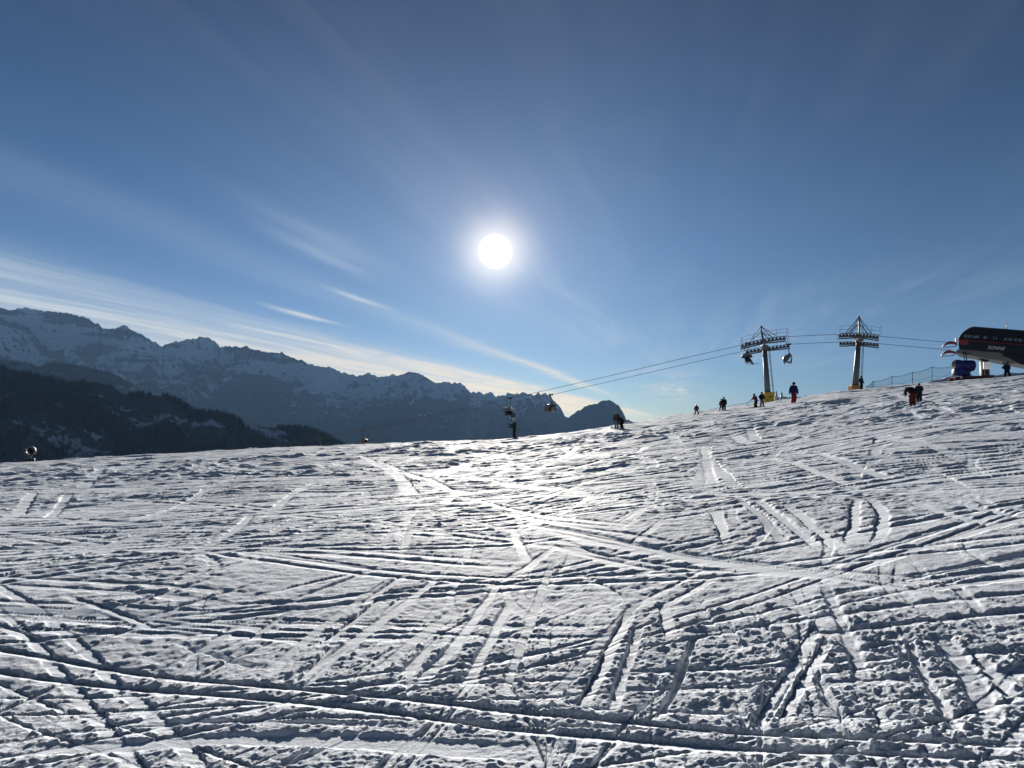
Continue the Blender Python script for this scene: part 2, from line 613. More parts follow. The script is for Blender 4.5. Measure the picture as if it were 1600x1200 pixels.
    # middle distance
    mids = [
        ([(560, 712), (620, 742), (642, 772)], 0.16, 0.05), ([(590, 722), (680, 760), (752, 770)], 0.22, 0.05),
        ([(640, 764), (720, 734), (795, 706)], 0.22, 0.05), ([(655, 750), (780, 708)], 0.18, 0.04), ([(610, 735), (720, 768)], 0.14, 0.05),
        ([(650, 795), (760, 820), (835, 838)], 0.20, 0.05), ([(720, 788), (900, 838), (1100, 862), (1350, 890), (1640, 928)], 0.24, 0.04),
        ([(740, 800), (950, 850), (1200, 882), (1640, 944)], 0.18, 0.05), ([(700, 775), (900, 825), (1100, 850)], 0.3, 0.04),
        ([(875, 850), (960, 880), (1040, 892)], 0.22, 0.05), ([(800, 835), (900, 862), (1050, 880), (1300, 905)], 0.2, 0.04),
        ([(18, 808), (52, 772)], 0.14, 0.05), ([(76, 810), (108, 772)], 0.14, 0.05), ([(128, 764), (158, 735)], 0.2, 0.05),
        ([(-40, 748), (200, 743), (420, 738)], 0.5, 0.03), ([(-40, 890), (150, 856), (340, 800)], 0.25, 0.03),
        ([(80, 936), (200, 925), (360, 923)], 0.06, 0.06), ([(95, 928), (180, 950), (265, 978)], 0.08, 0.07),
        ([(255, 978), (350, 972), (445, 945)], 0.08, 0.08), ([(270, 985), (370, 1015), (440, 1034)], 0.07, 0.05),
        ([(-40, 960), (40, 985), (90, 1002)], 0.07, 0.05), ([(1090, 702), (1150, 762)], 0.16, 0.06), ([(1106, 700), (1088, 762)], 0.14, 0.05),
        ([(1100, 705), (1112, 760)], 0.14, 0.05), ([(1150, 778), (1190, 810), (1235, 855)], 0.14, 0.06), ([(1115, 800), (1140, 850)], 0.12, 0.05),
        ([(1340, 775), (1330, 850)], 0.10, 0.05), ([(1358, 772), (1386, 800), (1372, 848)], 0.12, 0.06), ([(1420, 778), (1500, 810), (1620, 836)], 0.14, 0.04),
        ([(1450, 772), (1620, 815)], 0.16, 0.05), ([(1180, 780), (1290, 860)], 0.13, 0.05), ([(1230, 790), (1330, 868)], 0.12, 0.04),
        ([(790, 778), (1200, 768), (1640, 752)], 0.35, 0.05), ([(628, 862), (642, 826)], 0.12, 0.06), ([(800, 830), (822, 880)], 0.12, 0.05),
        ([(400, 870), (560, 862), (690, 858)], 0.08, 0.07), ([(130, 870), (300, 850), (420, 852)], 0.08, 0.05),
        ([(1230, 720), (1330, 752)], 0.2, 0.05), ([(1270, 705), (1400, 745)], 0.2, 0.05), ([(1180, 690), (1170, 668)], 0.25, 0.05),
        ([(1190, 672), (1240, 652)], 0.3, 0.05), ([(300, 724), (360, 736)], 0.2, 0.05), ([(330, 720), (400, 738)], 0.2, 0.05),
        ([(930, 690), (1200, 655), (1400, 632)], 0.45, 0.05), ([(1000, 735), (1250, 700), (1620, 655)], 0.4, 0.05),
        ([(1100, 715), (1400, 672), (1640, 632)], 0.45, 0.06), ([(850, 720), (1100, 700), (1300, 672)], 0.4, 0.05)]
    for i, (s_, w_, b_) in enumerate(mids):
        if abs(s_[0][0] - s_[-1][0]) > 200:      # a bundle of runs along the same line
            q0 = np.array(P(*s_))
            for k in range(3):
                o1, o2 = RNG.normal(0, w_ * 1.8), RNG.normal(0, w_ * 1.8)
                pk = [(p_[0], p_[1] + o1 + (o2 - o1) * t_) for p_, t_ in zip(q0, np.linspace(0, 1, len(q0)))]
                cut_a = RNG.uniform(0, 0.25)
                tt_ = np.linspace(cut_a, RNG.uniform(0.75, 1.0), 9)
                pk = [(np.interp(t_, np.linspace(0, 1, len(pk)), [p_[0] for p_ in pk]), np.interp(t_, np.linspace(0, 1, len(pk)), [p_[1] for p_ in pk])) for t_ in tt_]
                stroke(pk, w_ * RNG.uniform(0.2, 0.5), 0.022, b_ * 0.55, 0.7, RNG.choice([0, -1, -1]), 0.02, 1.5, seed=60 + i * 7 + k)
        else:
            stroke(P(*s_), w_ * 0.55, 0.035, b_, 0.85, RNG.choice([0, 1, -1]), 0.02, 0.8, seed=60 + i)
    # scraped strips of skiers coming down towards the camera
    strips = [
        [(385, 990), (450, 945)], [(415, 1040), (500, 965), (615, 900)], [(470, 1050), (560, 985), (690, 895)],
        [(570, 1050), (640, 1000), (720, 940)], [(650, 1066), (715, 1000), (780, 905)], [(722, 1076), (760, 1000), (800, 930)],
        [(785, 1080), (812, 1000), (862, 878)], [(850, 1092), (915, 1020), (1000, 930)], [(905, 1096), (950, 1020), (985, 950)],
        [(960, 1100), (975, 1030), (1000, 965)], [(1030, 1108), (1065, 1040), (1085, 985)], [(1055, 990), (1035, 935)],
        [(1185, 1122), (1215, 1060), (1260, 1000)], [(1225, 1120), (1250, 1050), (1300, 985)], [(1350, 1050), (1325, 980), (1290, 915)],
        [(1500, 1130), (1440, 1040), (1415, 985)], [(1560, 1125), (1500, 1020), (1460, 975)], [(560, 940), (640, 890)],
        [(500, 1000), (600, 925)], [(1600, 1100), (1520, 1000)], [(300, 1008), (380, 960)], [(1130, 960), (1150, 1010)],
        [(620, 1060), (690, 985)], [(1390, 1130), (1360, 1060)], [(1290, 1135), (1300, 1060)]]
    for i, s_ in enumerate(strips):
        stroke(P(*s_), RNG.uniform(0.035, 0.085), RNG.uniform(0.02, 0.04), RNG.uniform(0.03, 0.075), 0.72,
               RNG.choice([0, 1, -1]), 0.02, 0.3, seed=10 + i)
    # scraped edges with heaps
    stroke(P((1170, 1135), (1215, 1060), (1260, 1000), (1290, 950)), 0.05, 0.02, 0.085, 0.5, -1, 0.03, 0.3, seed=40)
    stroke(P((1190, 1150), (1160, 1215)), 0.04, 0.02, 0.06, 0.5, -1, 0.03, 0.2, seed=41)
    # two parallel lines of one skier crossing close in front
    stroke(P((-60, 996), (0, 1003), (100, 1013), (200, 1030), (300, 1041), (450, 1063), (600, 1080), (700, 1089), (800, 1098), (900, 1106), (1100, 1123), (1300, 1134), (1660, 1158)), 0.060, 0.044, 0.050, 0.97, FARSIDE, 0.004, seed=1)
    stroke(P((-60, 1024), (0, 1031), (150, 1046), (280, 1060), (400, 1077), (560, 1097), (700, 1116), (850, 1129), (1000, 1143), (1200, 1153), (1400, 1164), (1660, 1181)), 0.060, 0.044, 0.050, 0.97, FARSIDE, 0.004, seed=2)
    stroke(P((160, 1112), (350, 1110), (500, 1117), (660, 1124)), 0.05, 0.02, 0.05, 0.9, 0, 0.02, seed=3)
    stroke(P((-40, 1150), (300, 1140), (700, 1150), (900, 1165)), 0.14, 0.02, 0.015, 0.85, 0, 0.03, seed=4)
    # churned zone right of the middle, with big crumbs
    cxz, cyz = on_snow(1170, 985)
    churn = np.exp(-(((x - cxz) / 1.1) ** 2 + ((y - cyz) / 1.5) ** 2))
    cx2, cy2 = on_snow(700, 1110)
    churn = np.maximum(churn, 0.8 * np.exp(-(((x - cx2) / 0.7) ** 2 + ((y - cy2) / 0.25) ** 2)))
    cx3, cy3 = on_snow(1450, 975)
    churn = np.maximum(churn, 1.0 * np.exp(-(((x - cx3) / 0.35) ** 2 + ((y - cy3) / 0.22) ** 2)))
    heapn = np.clip(heap / 0.03, 0, 1)
    lump = lump + (kb * 0.38 + km * 0.5) * wv * np.clip(churn * 1.3, 0, 1) + (km * 0.5 + ks * 0.5) * wv * heapn
    Zf = Z0[:NF, :NC] + low * (0.5 + 0.5 * smoothm) + (rough + lump) * smoothm + cut * (0.6 + 0.4 * smoothm) + heap * (0.4 + 0.6 * smoothm)
    edge = sstep(half, half - rad(6), np.abs(A[:NF, :NC])) * sstep(2.0, 2.6, r) * sstep(134, 118, r)
    Z = Z0.copy()
    Z[:NF, :NC] = Z0[:NF, :NC] * (1 - edge) + Zf * edge
    pack = np.ones_like(Z)
    pack[:NF, :NC] = smoothm

    mt = bpy.data.materials.new('piste_snow')
    mt.use_nodes = True
    t = mt.node_tree
    b = t.nodes['Principled BSDF']
    q = NB(t)
    geo = q.new('ShaderNodeNewGeometry').outputs['Position']
    px, py, pz = q.sep(geo)
    n1 = q.noise(geo, 3.0, 4.0)
    col = q.mix(n1, (0.75, 0.81, 0.91), (0.83, 0.88, 0.96))
    # far below in the valley the snow gives way to woods and meadows
    dist = q.vm('LENGTH', geo, out=1)
    vm_ = q.m('MULTIPLY', q.sstep(dist, 500, 1500), q.sstep(q.noise(geo, 0.002, 5.0), 0.42, 0.5))
    col = q.mix(vm_, col, (0.03, 0.045, 0.035))
    q.put(b.inputs['Base Color'], col)
    pk = q.new('ShaderNodeAttribute', attribute_name='pack').outputs['Fac']
    q.put(b.inputs['Roughness'], q.m('ADD', q.m('MULTIPLY', pk, 0.05), 0.70))
    b.inputs['Specular IOR Level'].default_value = 0.017
    bn = q.new('ShaderNodeBump')
    bn.inputs['Strength'].default_value = 0.8
    bn.inputs['Distance'].default_value = 0.02
    hgt = q.m('ADD', q.m('MULTIPLY', q.noise(geo, 9.0, 7.0, 0.72), q.m('ADD', q.m('MULTIPLY', pk, 2.6), 0.15)), q.m('MULTIPLY', q.noise(geo, 90.0, 2.0), 0.2))
    q.put(bn.inputs['Height'], hgt)
    t.links.new(bn.outputs[0], b.inputs['Normal'])
    o = grid_object('snow_ground', np.stack([X, Y, Z], -1), mt, {'pack': pack}, wrap=True)
    tag(o, 'tracked white ski slope in front of the mountains', None, None, 'structure')
    return o


build_piste()


# ------------------------------------------------------------------ far mountains
def mountain_material(name, rock, snow, wood):
    mt = bpy.data.materials.new(name)
    mt.use_nodes = True
    t = mt.node_tree
    b = t.nodes['Principled BSDF']
    q = NB(t)
    sn = q.new('ShaderNodeAttribute', attribute_name='snow').outputs['Fac']
    fo = q.new('ShaderNodeAttribute', attribute_name='wood').outputs['Fac']
    geo = q.new('ShaderNodeNewGeometry').outputs['Position']
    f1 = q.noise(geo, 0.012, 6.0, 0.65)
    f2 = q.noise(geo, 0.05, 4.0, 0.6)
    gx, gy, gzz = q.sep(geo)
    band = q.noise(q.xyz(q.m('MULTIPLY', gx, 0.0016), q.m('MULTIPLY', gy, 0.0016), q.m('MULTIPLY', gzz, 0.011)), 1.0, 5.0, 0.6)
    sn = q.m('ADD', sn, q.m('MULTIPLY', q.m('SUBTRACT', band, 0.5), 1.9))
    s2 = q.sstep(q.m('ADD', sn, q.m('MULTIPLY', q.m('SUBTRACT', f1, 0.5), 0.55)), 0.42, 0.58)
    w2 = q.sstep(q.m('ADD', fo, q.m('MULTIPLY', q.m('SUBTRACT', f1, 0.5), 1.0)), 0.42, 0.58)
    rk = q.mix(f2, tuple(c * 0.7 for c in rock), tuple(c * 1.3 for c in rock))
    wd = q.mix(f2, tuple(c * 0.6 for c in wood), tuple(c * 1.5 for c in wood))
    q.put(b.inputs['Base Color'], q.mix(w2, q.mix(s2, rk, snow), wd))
    b.inputs['Roughness'].default_value = 0.9
    b.inputs['Specular IOR Level'].default_value = 0.0
    return mt


def mountain(name, label, line, D, foot_tan, near, relief, lam, seed, mat, cols=900, rows=170, snow_lo=-100.0, wood_hi=0.0,
             jag=8.0, snow_bias=0.5, back=2500.0, depth=0.45, slope_pow=0.85, wood_patch=0.25, wood_top=1.0, wood_lam=600.0):
    line = np.array(line, dtype=float)
    azs, tns = [], []
    for X_, Y_ in line:
        q_ = ray(X_, Y_)
        azs.append(math.atan2(q_[0], q_[1]))
        tns.append(q_[2] / math.hypot(q_[0], q_[1]))
    az = np.linspace(azs[0], azs[-1], cols)
    tn = np.interp(az, azs, tns)
    # the crest wanders in plan
    Dc = D * (1 + 0.10 * fbm(az * 6.0 + seed, az * 0 + seed, seed, 3))
    nb_ = 14
    s = np.concatenate([np.linspace(-1, 0, nb_)[:-1], np.linspace(0, 1, rows) ** 1.25])
    S, A = np.meshgrid(s, az, indexing='ij')
    DC = np.broadcast_to(Dc, S.shape)
    TN = np.broadcast_to(tn, S.shape)
    sp = np.clip(S, 0, 1)
    dist = np.where(S >= 0, DC * (1 - depth * sp), DC + back * (-S))
    x, y = dist * np.sin(A), dist * np.cos(A)
    e = TN + (foot_tan - TN) * sp ** slope_pow
    z = EYE + dist * e
    z = np.where(S < 0, EYE + DC * TN - (DC * TN + 500) * np.clip(-S, 0, 1) ** 1.1, z)
    env = np.clip(sp * 7, 0, 1) * np.clip((1 - sp) * 4 + 0.25, 0, 1)
    rg = ridged(x / lam, y / lam, seed, 6, 0.55)
    z = z + relief * (rg - 0.72) * env
    z = z + 0.10 * relief * fbm(x / (lam * 0.2), y / (lam * 0.2), seed + 3, 4) * env
    # strata steps on the upper faces
    z = z + jag * perlin(A * D / 45.0, A * 0 + 0.3, seed + 9) * np.exp(-(S / 0.05) ** 2) + jag * 0.5 * perlin(A * D / 18.0, A * 0 + 0.7, seed + 8) * np.exp(-(S / 0.04) ** 2)
    # keep everything below the line of the crest so that the outline stays
    gz_, gs = np.gradient(z, axis=0), np.gradient(dist, axis=0)
    gt = np.gradient(z, axis=1) / np.maximum(np.gradient(A, axis=1) * dist, 1e-6)
    slope = np.hypot(gz_ / np.where(np.abs(gs) < 1e-3, 1e-3, gs), gt)
    snow = snow_bias + 0.55 * (0.85 - np.minimum(slope, 1.8)) + np.clip((z - snow_lo) / 700.0, -0.6, 0.35) + 0.30 * fbm(x / 700, y / 700, seed + 5, 4)
    wood = 0.5 + np.clip((wood_hi - z) / 350.0, -1, wood_top) + wood_patch * 2 * fbm(x / wood_lam, y / wood_lam, seed + 6, 4)
    o = grid_object(name, np.stack([x, y, z], -1), mat, {'snow': np.clip(snow, 0, 1), 'wood': np.clip(wood, 0, 1)})
    tag(o, label, None, None, 'structure')
    return o, (x, y, z, np.clip(wood, 0, 1))


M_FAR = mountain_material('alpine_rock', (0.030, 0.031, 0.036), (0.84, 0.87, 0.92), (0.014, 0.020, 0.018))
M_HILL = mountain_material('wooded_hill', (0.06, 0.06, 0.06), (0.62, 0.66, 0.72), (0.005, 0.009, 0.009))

FAR_LINE = [(-700, 500), (-300, 470), (-100, 492), (0, 482), (20, 484), (40, 482), (60, 483), (75, 487), (110, 490), (130, 495), (150, 505), (165, 513),
            (178, 514), (195, 508), (210, 519), (225, 524), (240, 534), (253, 541), (275, 534), (300, 529), (322, 526), (335, 533),
            (343, 541), (365, 542), (385, 541), (400, 547), (425, 552), (440, 551), (450, 556), (465, 561), (480, 567), (495, 572),
            (515, 573), (530, 580), (545, 585), (560, 587), (575, 583), (590, 589), (600, 588), (612, 585), (625, 587), (638, 582),
            (655, 584), (668, 590), (678, 597), (700, 598), (720, 598), (727, 605), (735, 614), (742, 613), (750, 612), (757, 616), (765, 613),
            (771, 616), (775, 619), (790, 617), (794, 614), (800, 616), (815, 614), (822, 614), (835, 618), (842, 613), (845, 617), (850, 613), (855, 617), (860, 619), (865, 625), (872, 632), (878, 640),
            (882, 648), (888, 652), (900, 656), (930, 662), (970, 668), (1100, 676), (1400, 690)]
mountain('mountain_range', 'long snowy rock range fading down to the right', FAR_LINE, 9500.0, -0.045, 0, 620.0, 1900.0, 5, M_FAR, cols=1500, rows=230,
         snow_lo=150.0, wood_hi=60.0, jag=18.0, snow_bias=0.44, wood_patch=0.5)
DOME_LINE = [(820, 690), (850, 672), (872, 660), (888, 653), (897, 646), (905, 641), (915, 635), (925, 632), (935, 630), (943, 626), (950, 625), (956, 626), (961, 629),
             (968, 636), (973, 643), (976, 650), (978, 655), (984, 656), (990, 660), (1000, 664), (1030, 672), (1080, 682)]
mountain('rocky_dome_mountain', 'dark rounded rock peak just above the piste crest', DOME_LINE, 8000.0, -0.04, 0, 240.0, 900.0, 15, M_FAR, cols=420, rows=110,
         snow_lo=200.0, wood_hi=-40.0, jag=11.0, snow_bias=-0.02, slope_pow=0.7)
MID_LINE = [(-700, 520), (-300, 545), (-80, 550), (0, 560), (20, 563), (50, 569), (62, 574), (75, 566), (100, 567), (120, 571), (150, 578), (170, 582), (185, 588), (200, 597), (215, 605),
            (235, 618), (260, 632), (300, 650), (360, 668), (450, 690)]
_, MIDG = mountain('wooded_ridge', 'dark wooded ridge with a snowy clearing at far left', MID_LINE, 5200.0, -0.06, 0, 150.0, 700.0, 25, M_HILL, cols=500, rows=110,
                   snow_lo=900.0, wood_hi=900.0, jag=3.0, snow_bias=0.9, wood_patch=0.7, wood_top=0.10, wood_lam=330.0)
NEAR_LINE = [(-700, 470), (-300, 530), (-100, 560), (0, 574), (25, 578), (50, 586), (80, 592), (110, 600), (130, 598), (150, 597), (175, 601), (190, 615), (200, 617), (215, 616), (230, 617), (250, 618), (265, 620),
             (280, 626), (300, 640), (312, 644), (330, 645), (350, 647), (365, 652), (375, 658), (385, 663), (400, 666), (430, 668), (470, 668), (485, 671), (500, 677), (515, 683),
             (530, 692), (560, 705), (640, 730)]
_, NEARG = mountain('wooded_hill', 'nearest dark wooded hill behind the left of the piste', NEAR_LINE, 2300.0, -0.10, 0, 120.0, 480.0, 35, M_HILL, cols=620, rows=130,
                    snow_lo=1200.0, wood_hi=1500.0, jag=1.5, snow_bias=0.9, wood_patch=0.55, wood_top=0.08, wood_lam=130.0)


def far_wood(name, label, G, n, hmin, hmax, seed, mat):
    """conifers too many to count: one sheet of small spires"""
    x, y, z, w = G
    rg = np.random.default_rng(seed)
    R_, C_ = x.shape
    ri = rg.integers(12, R_ - 2, n * 2)
    ci = rg.integers(0, C_ - 2, n * 2)
    # as many again along the outline
    ri[: n // 3] = rg.integers(11, 18, n // 3)
    keep = (w[ri, ci] > 0.45)
    ri, ci = ri[keep][:n], ci[keep][:n]
    fr, fc = rg.random(len(ri)), rg.random(len(ri))
    lerp = lambda a: (a[ri, ci] * (1 - fr) + a[ri + 1, ci] * fr) * (1 - fc) + (a[ri, ci + 1] * (1 - fr) + a[ri + 1, ci + 1] * fr) * fc
    bx, by, bz = lerp(x), lerp(y), lerp(z)
    N = len(ri)
    h = rg.uniform(hmin, hmax, N)
    rr = h * rg.uniform(0.16, 0.24, N)
    V = np.zeros((N, 11, 3))
    for k in range(5):
        a = 2 * math.pi * k / 5 + rg.random(N) * 6
        V[:, k] = np.stack([bx + rr * np.cos(a), by + rr * np.sin(a), bz - 1.0], -1)
        V[:, 5 + k] = np.stack([bx + rr * 0.55 * np.cos(a + 0.6), by + rr * 0.55 * np.sin(a + 0.6), bz + h * (0.40 + 0.08 * rg.random(N))], -1)
    V[:, 10] = np.stack([bx, by, bz + h], -1)
    faces = []
    for k in range(5):
        k2 = (k + 1) % 5
        faces += [(k, k2, 5 + k), (k2, 5 + k2, 5 + k), (5 + k, 5 + k2, 10)]
    faces = np.array(faces)
    Fx = (faces[None] + (np.arange(N) * 11)[:, None, None]).reshape(-1, 3)
    me = bpy.data.meshes.new(name)
    me.vertices.add(N * 11)
    me.vertices.foreach_set('co', V.reshape(-1).astype(np.float32))
    me.loops.add(Fx.size)
    me.loops.foreach_set('vertex_index', Fx.reshape(-1).astype(np.int32))
    me.polygons.add(len(Fx))
    me.polygons.foreach_set('loop_start', np.arange(0, Fx.size, 3, dtype=np.int32))
    me.polygons.foreach_set('loop_total', np.full(len(Fx), 3, dtype=np.int32))
    me.update(calc_edges=True)
    me.materials.append(mat)
    o = bpy.data.objects.new(name, me)
    COL.objects.link(o)
    tag(o, label, None, None, 'stuff')
    return o


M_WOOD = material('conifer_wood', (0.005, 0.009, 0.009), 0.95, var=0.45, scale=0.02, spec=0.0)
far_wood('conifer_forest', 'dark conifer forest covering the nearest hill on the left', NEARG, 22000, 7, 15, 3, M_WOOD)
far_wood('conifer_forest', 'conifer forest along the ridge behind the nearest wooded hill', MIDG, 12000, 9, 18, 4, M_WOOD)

# ------------------------------------------------------------------ haze
def build_haze():
    me = bpy.data.meshes.new('haze')
    bm = bmesh.new()
    bmesh.ops.create_cube(bm, size=1.0)
    for vv in bm.verts:
        vv.co.x *= 31000
        vv.co.y *= 31000
        vv.co.z = -660 if vv.co.z < 0 else 1720
    bm.to_mesh(me)
    bm.free()
    mt = bpy.data.materials.new('haze')
    mt.use_nodes = True
    t = mt.node_tree
    for n in list(t.nodes):
        t.nodes.remove(n)
    pv = t.nodes.new('ShaderNodeVolumePrincipled')
    pv.inputs['Color'].default_value = HAZE_COLOR
    pv.inputs['Density'].default_value = HAZE_DENSITY
    pv.inputs['Anisotropy'].default_value = 0.0
    out = t.nodes.new('ShaderNodeOutputMaterial')
    t.links.new(pv.outputs[0], out.inputs['Volume'])
    me.materials.append(mt)
    o = bpy.data.objects.new('haze', me)
    COL.objects.link(o)
    o.display_type = 'WIRE'
    tag(o, 'thin blue alpine haze over the valley', None, None, 'stuff')


HAZE_COLOR = (0.30, 0.56, 1.0, 1.0)
HAZE_DENSITY = 2.9e-5
build_haze()

# ------------------------------------------------------------------ mesh helpers for the objects
class MB:
    """collects simple shapes into one mesh"""
    def __init__(self):
        self.bm = bmesh.new()

    def box(self, c, s, rot=None, bevel=0.0):
        r = bmesh.ops.create_cube(self.bm, size=1.0)
        M = Matrix.Translation(Vector(c)) @ (rot.to_4x4() if rot else Matrix.Identity(4)) @ Matrix.Diagonal((*s, 1))
        bmesh.ops.transform(self.bm, matrix=M, verts=r['verts'])
        if bevel:
            es = list({e for v in r['verts'] for e in v.link_edges})
            bmesh.ops.bevel(self.bm, geom=es, offset=bevel, segments=2, affect='EDGES', profile=0.6)
        return self

    def bar(self, a, b, w, h):
        """square bar from a to b"""
        a, b = Vector(a), Vector(b)
        d_ = b - a
        q = d_.to_track_quat('Y', 'Z').to_matrix()
        return self.box((a + b) / 2, (w, d_.length, h), q)

    def tube(self, a, b, r0, r1=None, n=10, caps=True):
        a, b = Vector(a), Vector(b)
        r1 = r0 if r1 is None else r1
        d_ = b - a
        r = bmesh.ops.create_cone(self.bm, cap_ends=caps, cap_tris=False, segments=n, radius1=r0, radius2=r1, depth=d_.length)
        M = Matrix.Translation((a + b) / 2) @ d_.to_track_quat('Z', 'Y').to_matrix().to_4x4()
        bmesh.ops.transform(self.bm, matrix=M, verts=r['verts'])
        return self

    def path(self, pts, r, n=8):
        pts = [Vector(p) for p in pts]
        rings = []
        up = Vector((0, 0, 1))
        for i, p in enumerate(pts):
            t = (pts[min(i + 1, len(pts) - 1)] - pts[max(i - 1, 0)]).normalized()
            u_ = t.cross(up)
            if u_.length < 1e-3:
                u_ = t.cross(Vector((0, 1, 0)))
            u_.normalize()
            w_ = u_.cross(t)
            rr = r[i] if isinstance(r, (list, tuple)) else r
            rings.append([self.bm.verts.new(p + (u_ * math.cos(2 * math.pi * k / n) + w_ * math.sin(2 * math.pi * k / n)) * rr) for k in range(n)])
        for A_, B_ in zip(rings, rings[1:]):
            for k in range(n):
                self.bm.faces.new((A_[k], A_[(k + 1) % n], B_[(k + 1) % n], B_[k]))
        self.bm.faces.new(rings[0][::-1])
        self.bm.faces.new(rings[-1])
        return self

    def ball(self, c, s, seg=16, rot=None):
        r = bmesh.ops.create_uvsphere(self.bm, u_segments=seg, v_segments=max(6, seg // 2), radius=1.0)
        s = (s, s, s) if isinstance(s, (int, float)) else s
        M = Matrix.Translation(Vector(c)) @ (rot.to_4x4() if rot else Matrix.Identity(4)) @ Matrix.Diagonal((*s, 1))
        bmesh.ops.transform(self.bm, matrix=M, verts=r['verts'])
        return self

    def prism(self, outline, axis, lo, hi, tolo=None):
        """outline: list of (a, z); axis 'y' extrudes along y (a is x), axis 'x' extrudes along x (a is y)"""
        mk = (lambda p, k: (p[0], k, p[1])) if axis == 'y' else (lambda p, k: (k, p[0], p[1]))
        A_ = [self.bm.verts.new(mk(p, lo)) for p in outline]
        B_ = [self.bm.verts.new(mk(p, hi)) for p in (tolo or outline)]
        n = len(outline)
        self.bm.faces.new(A_)
        self.bm.faces.new(B_[::-1])
        for k in range(n):
            self.bm.faces.new((A_[k], B_[k], B_[(k + 1) % n], A_[(k + 1) % n]))
        return self

    def sheet(self, rows, thick=0.02):
        """a grid of points made solid"""
        vs = [[self.bm.verts.new(p) for p in row] for row in rows]
        fs = []
        for A_, B_ in zip(vs, vs[1:]):
            for k in range(len(A_) - 1):
                fs.append(self.bm.faces.new((A_[k], A_[k + 1], B_[k + 1], B_[k])))
        bmesh.ops.recalc_face_normals(self.bm, faces=fs)
        bmesh.ops.solidify(self.bm, geom=fs, thickness=thick)
        return self

    def build(self, name, mat, parent=None, smooth=False):
        bmesh.ops.recalc_face_normals(self.bm, faces=self.bm.faces[:])
        me = bpy.data.meshes.new(name)
        self.bm.to_mesh(me)
        self.bm.free()
        if smooth:
            me.polygons.foreach_set('use_smooth', np.ones(len(me.polygons), dtype=bool))
        me.materials.append(mat)
        o = bpy.data.objects.new(name, me)
        COL.objects.link(o)
        if parent is not None:
            o.parent = parent
        return o


def empty(name, loc, rz=0.0):
    o = bpy.data.objects.new(name, None)
    COL.objects.link(o)
    o.location = loc
    o.rotation_euler = (0, 0, rz)
    o.empty_display_size = 0.3
    return o


def copy_tree(o, parent=None):
    c = o.copy()
    COL.objects.link(c)
    c.parent = parent
    for ch in list(o.children):
        copy_tree(ch, c)
    return c


M_STEEL = material('galvanised_steel', (0.105, 0.12, 0.135), 0.55, 0.2, 0.2, 3.0, 0.0, 0.3)
M_DSTEEL = material('dark_steel', (0.035, 0.042, 0.05), 0.55, 0.2, 0.25, 4.0, 0.0, 0.3)
M_RUBBER = material('black_rubber', (0.02, 0.02, 0.022), 0.75, 0.0, 0.2, 8.0)
M_ROPE = material('steel_rope', (0.045, 0.05, 0.055), 0.6, 0.5, 0.2, 20.0)
M_YELLOW = material('yellow_padding', (0.46, 0.31, 0.03), 0.7, 0.0, 0.15, 2.5, 0.2)
M_ORANGE = material('orange_padding', (0.36, 0.19, 0.04), 0.7, 0.0, 0.18, 2.5, 0.2)
M_WHITE = material('white_paint', (0.74, 0.75, 0.76), 0.45, 0.0, 0.06, 3.0)
M_LETTER = material('pale_lettering', (0.46, 0.47, 0.49), 0.6, 0.0, 0.06, 3.0, 0.0, 0.1)
M_BUBBLE = material('smoky_bubble', (0.22, 0.23, 0.24), 0.35, 0.0, 0.12, 1.5)
M_SCREEN = material('tinted_side_screen', (0.07, 0.075, 0.08), 0.35, 0.0, 0.2, 1.5)
M_SEAT = material('dark_seat_padding', (0.035, 0.036, 0.04), 0.7, 0.0, 0.25, 5.0)
M_GREYP = material('grey_panel', (0.11, 0.115, 0.12), 0.6, 0.0, 0.10, 1.5, 0.0, 0.2)
M_BLACKC = material('anthracite_cladding', (0.009, 0.010, 0.014), 0.5, 0.0, 0.25, 0.8, 0.0, 0.2)
M_NAVYC = material('dark_blue_cladding', (0.010, 0.014, 0.024), 0.5, 0.0, 0.2, 0.8, 0.0, 0.2)
M_REDP = material('red_paint', (0.16, 0.014, 0.018), 0.45, 0.0, 0.15, 2.0)
M_GLASS = material('dark_window_glass', (0.10, 0.13, 0.18), 0.12, 0.0, 0.1, 1.0)
M_BLUEC = material('blue_cover', (0.014, 0.025, 0.16), 0.55, 0.0, 0.25, 2.5, 0.3)
M_SNOWB = material('bank_snow', (0.84, 0.86, 0.89), 0.8, 0.0, 0.04, 1.2, 0.5, 0.1)
M_NET = material('net_cord', (0.05, 0.055, 0.08), 0.7, 0.0, 0.2, 8.0)
M_POLE = material('slalom_post', (0.05, 0.06, 0.10), 0.6, 0.0, 0.2, 5.0)
M_SKIN = material('skin', (0.42, 0.26, 0.19), 0.6, 0.0, 0.1, 9.0)
M_LENS = material('goggle_lens', (0.03, 0.035, 0.05), 0.15, 0.3, 0.2, 9.0)
M_PALEC = material('pale_cone', (0.55, 0.60, 0.68), 0.6, 0.0, 0.1, 3.0)



def near_y(X):                     # how far off the two strands of the lift run, by photo column
    return 121.6 / (1 + 0.364 * (X - 800.0) / F)


def far_y(X):
    return 129.05 / (1 + 0.364 * (X - 800.0) / F)


ROPE_YAW = -math.atan(0.364)

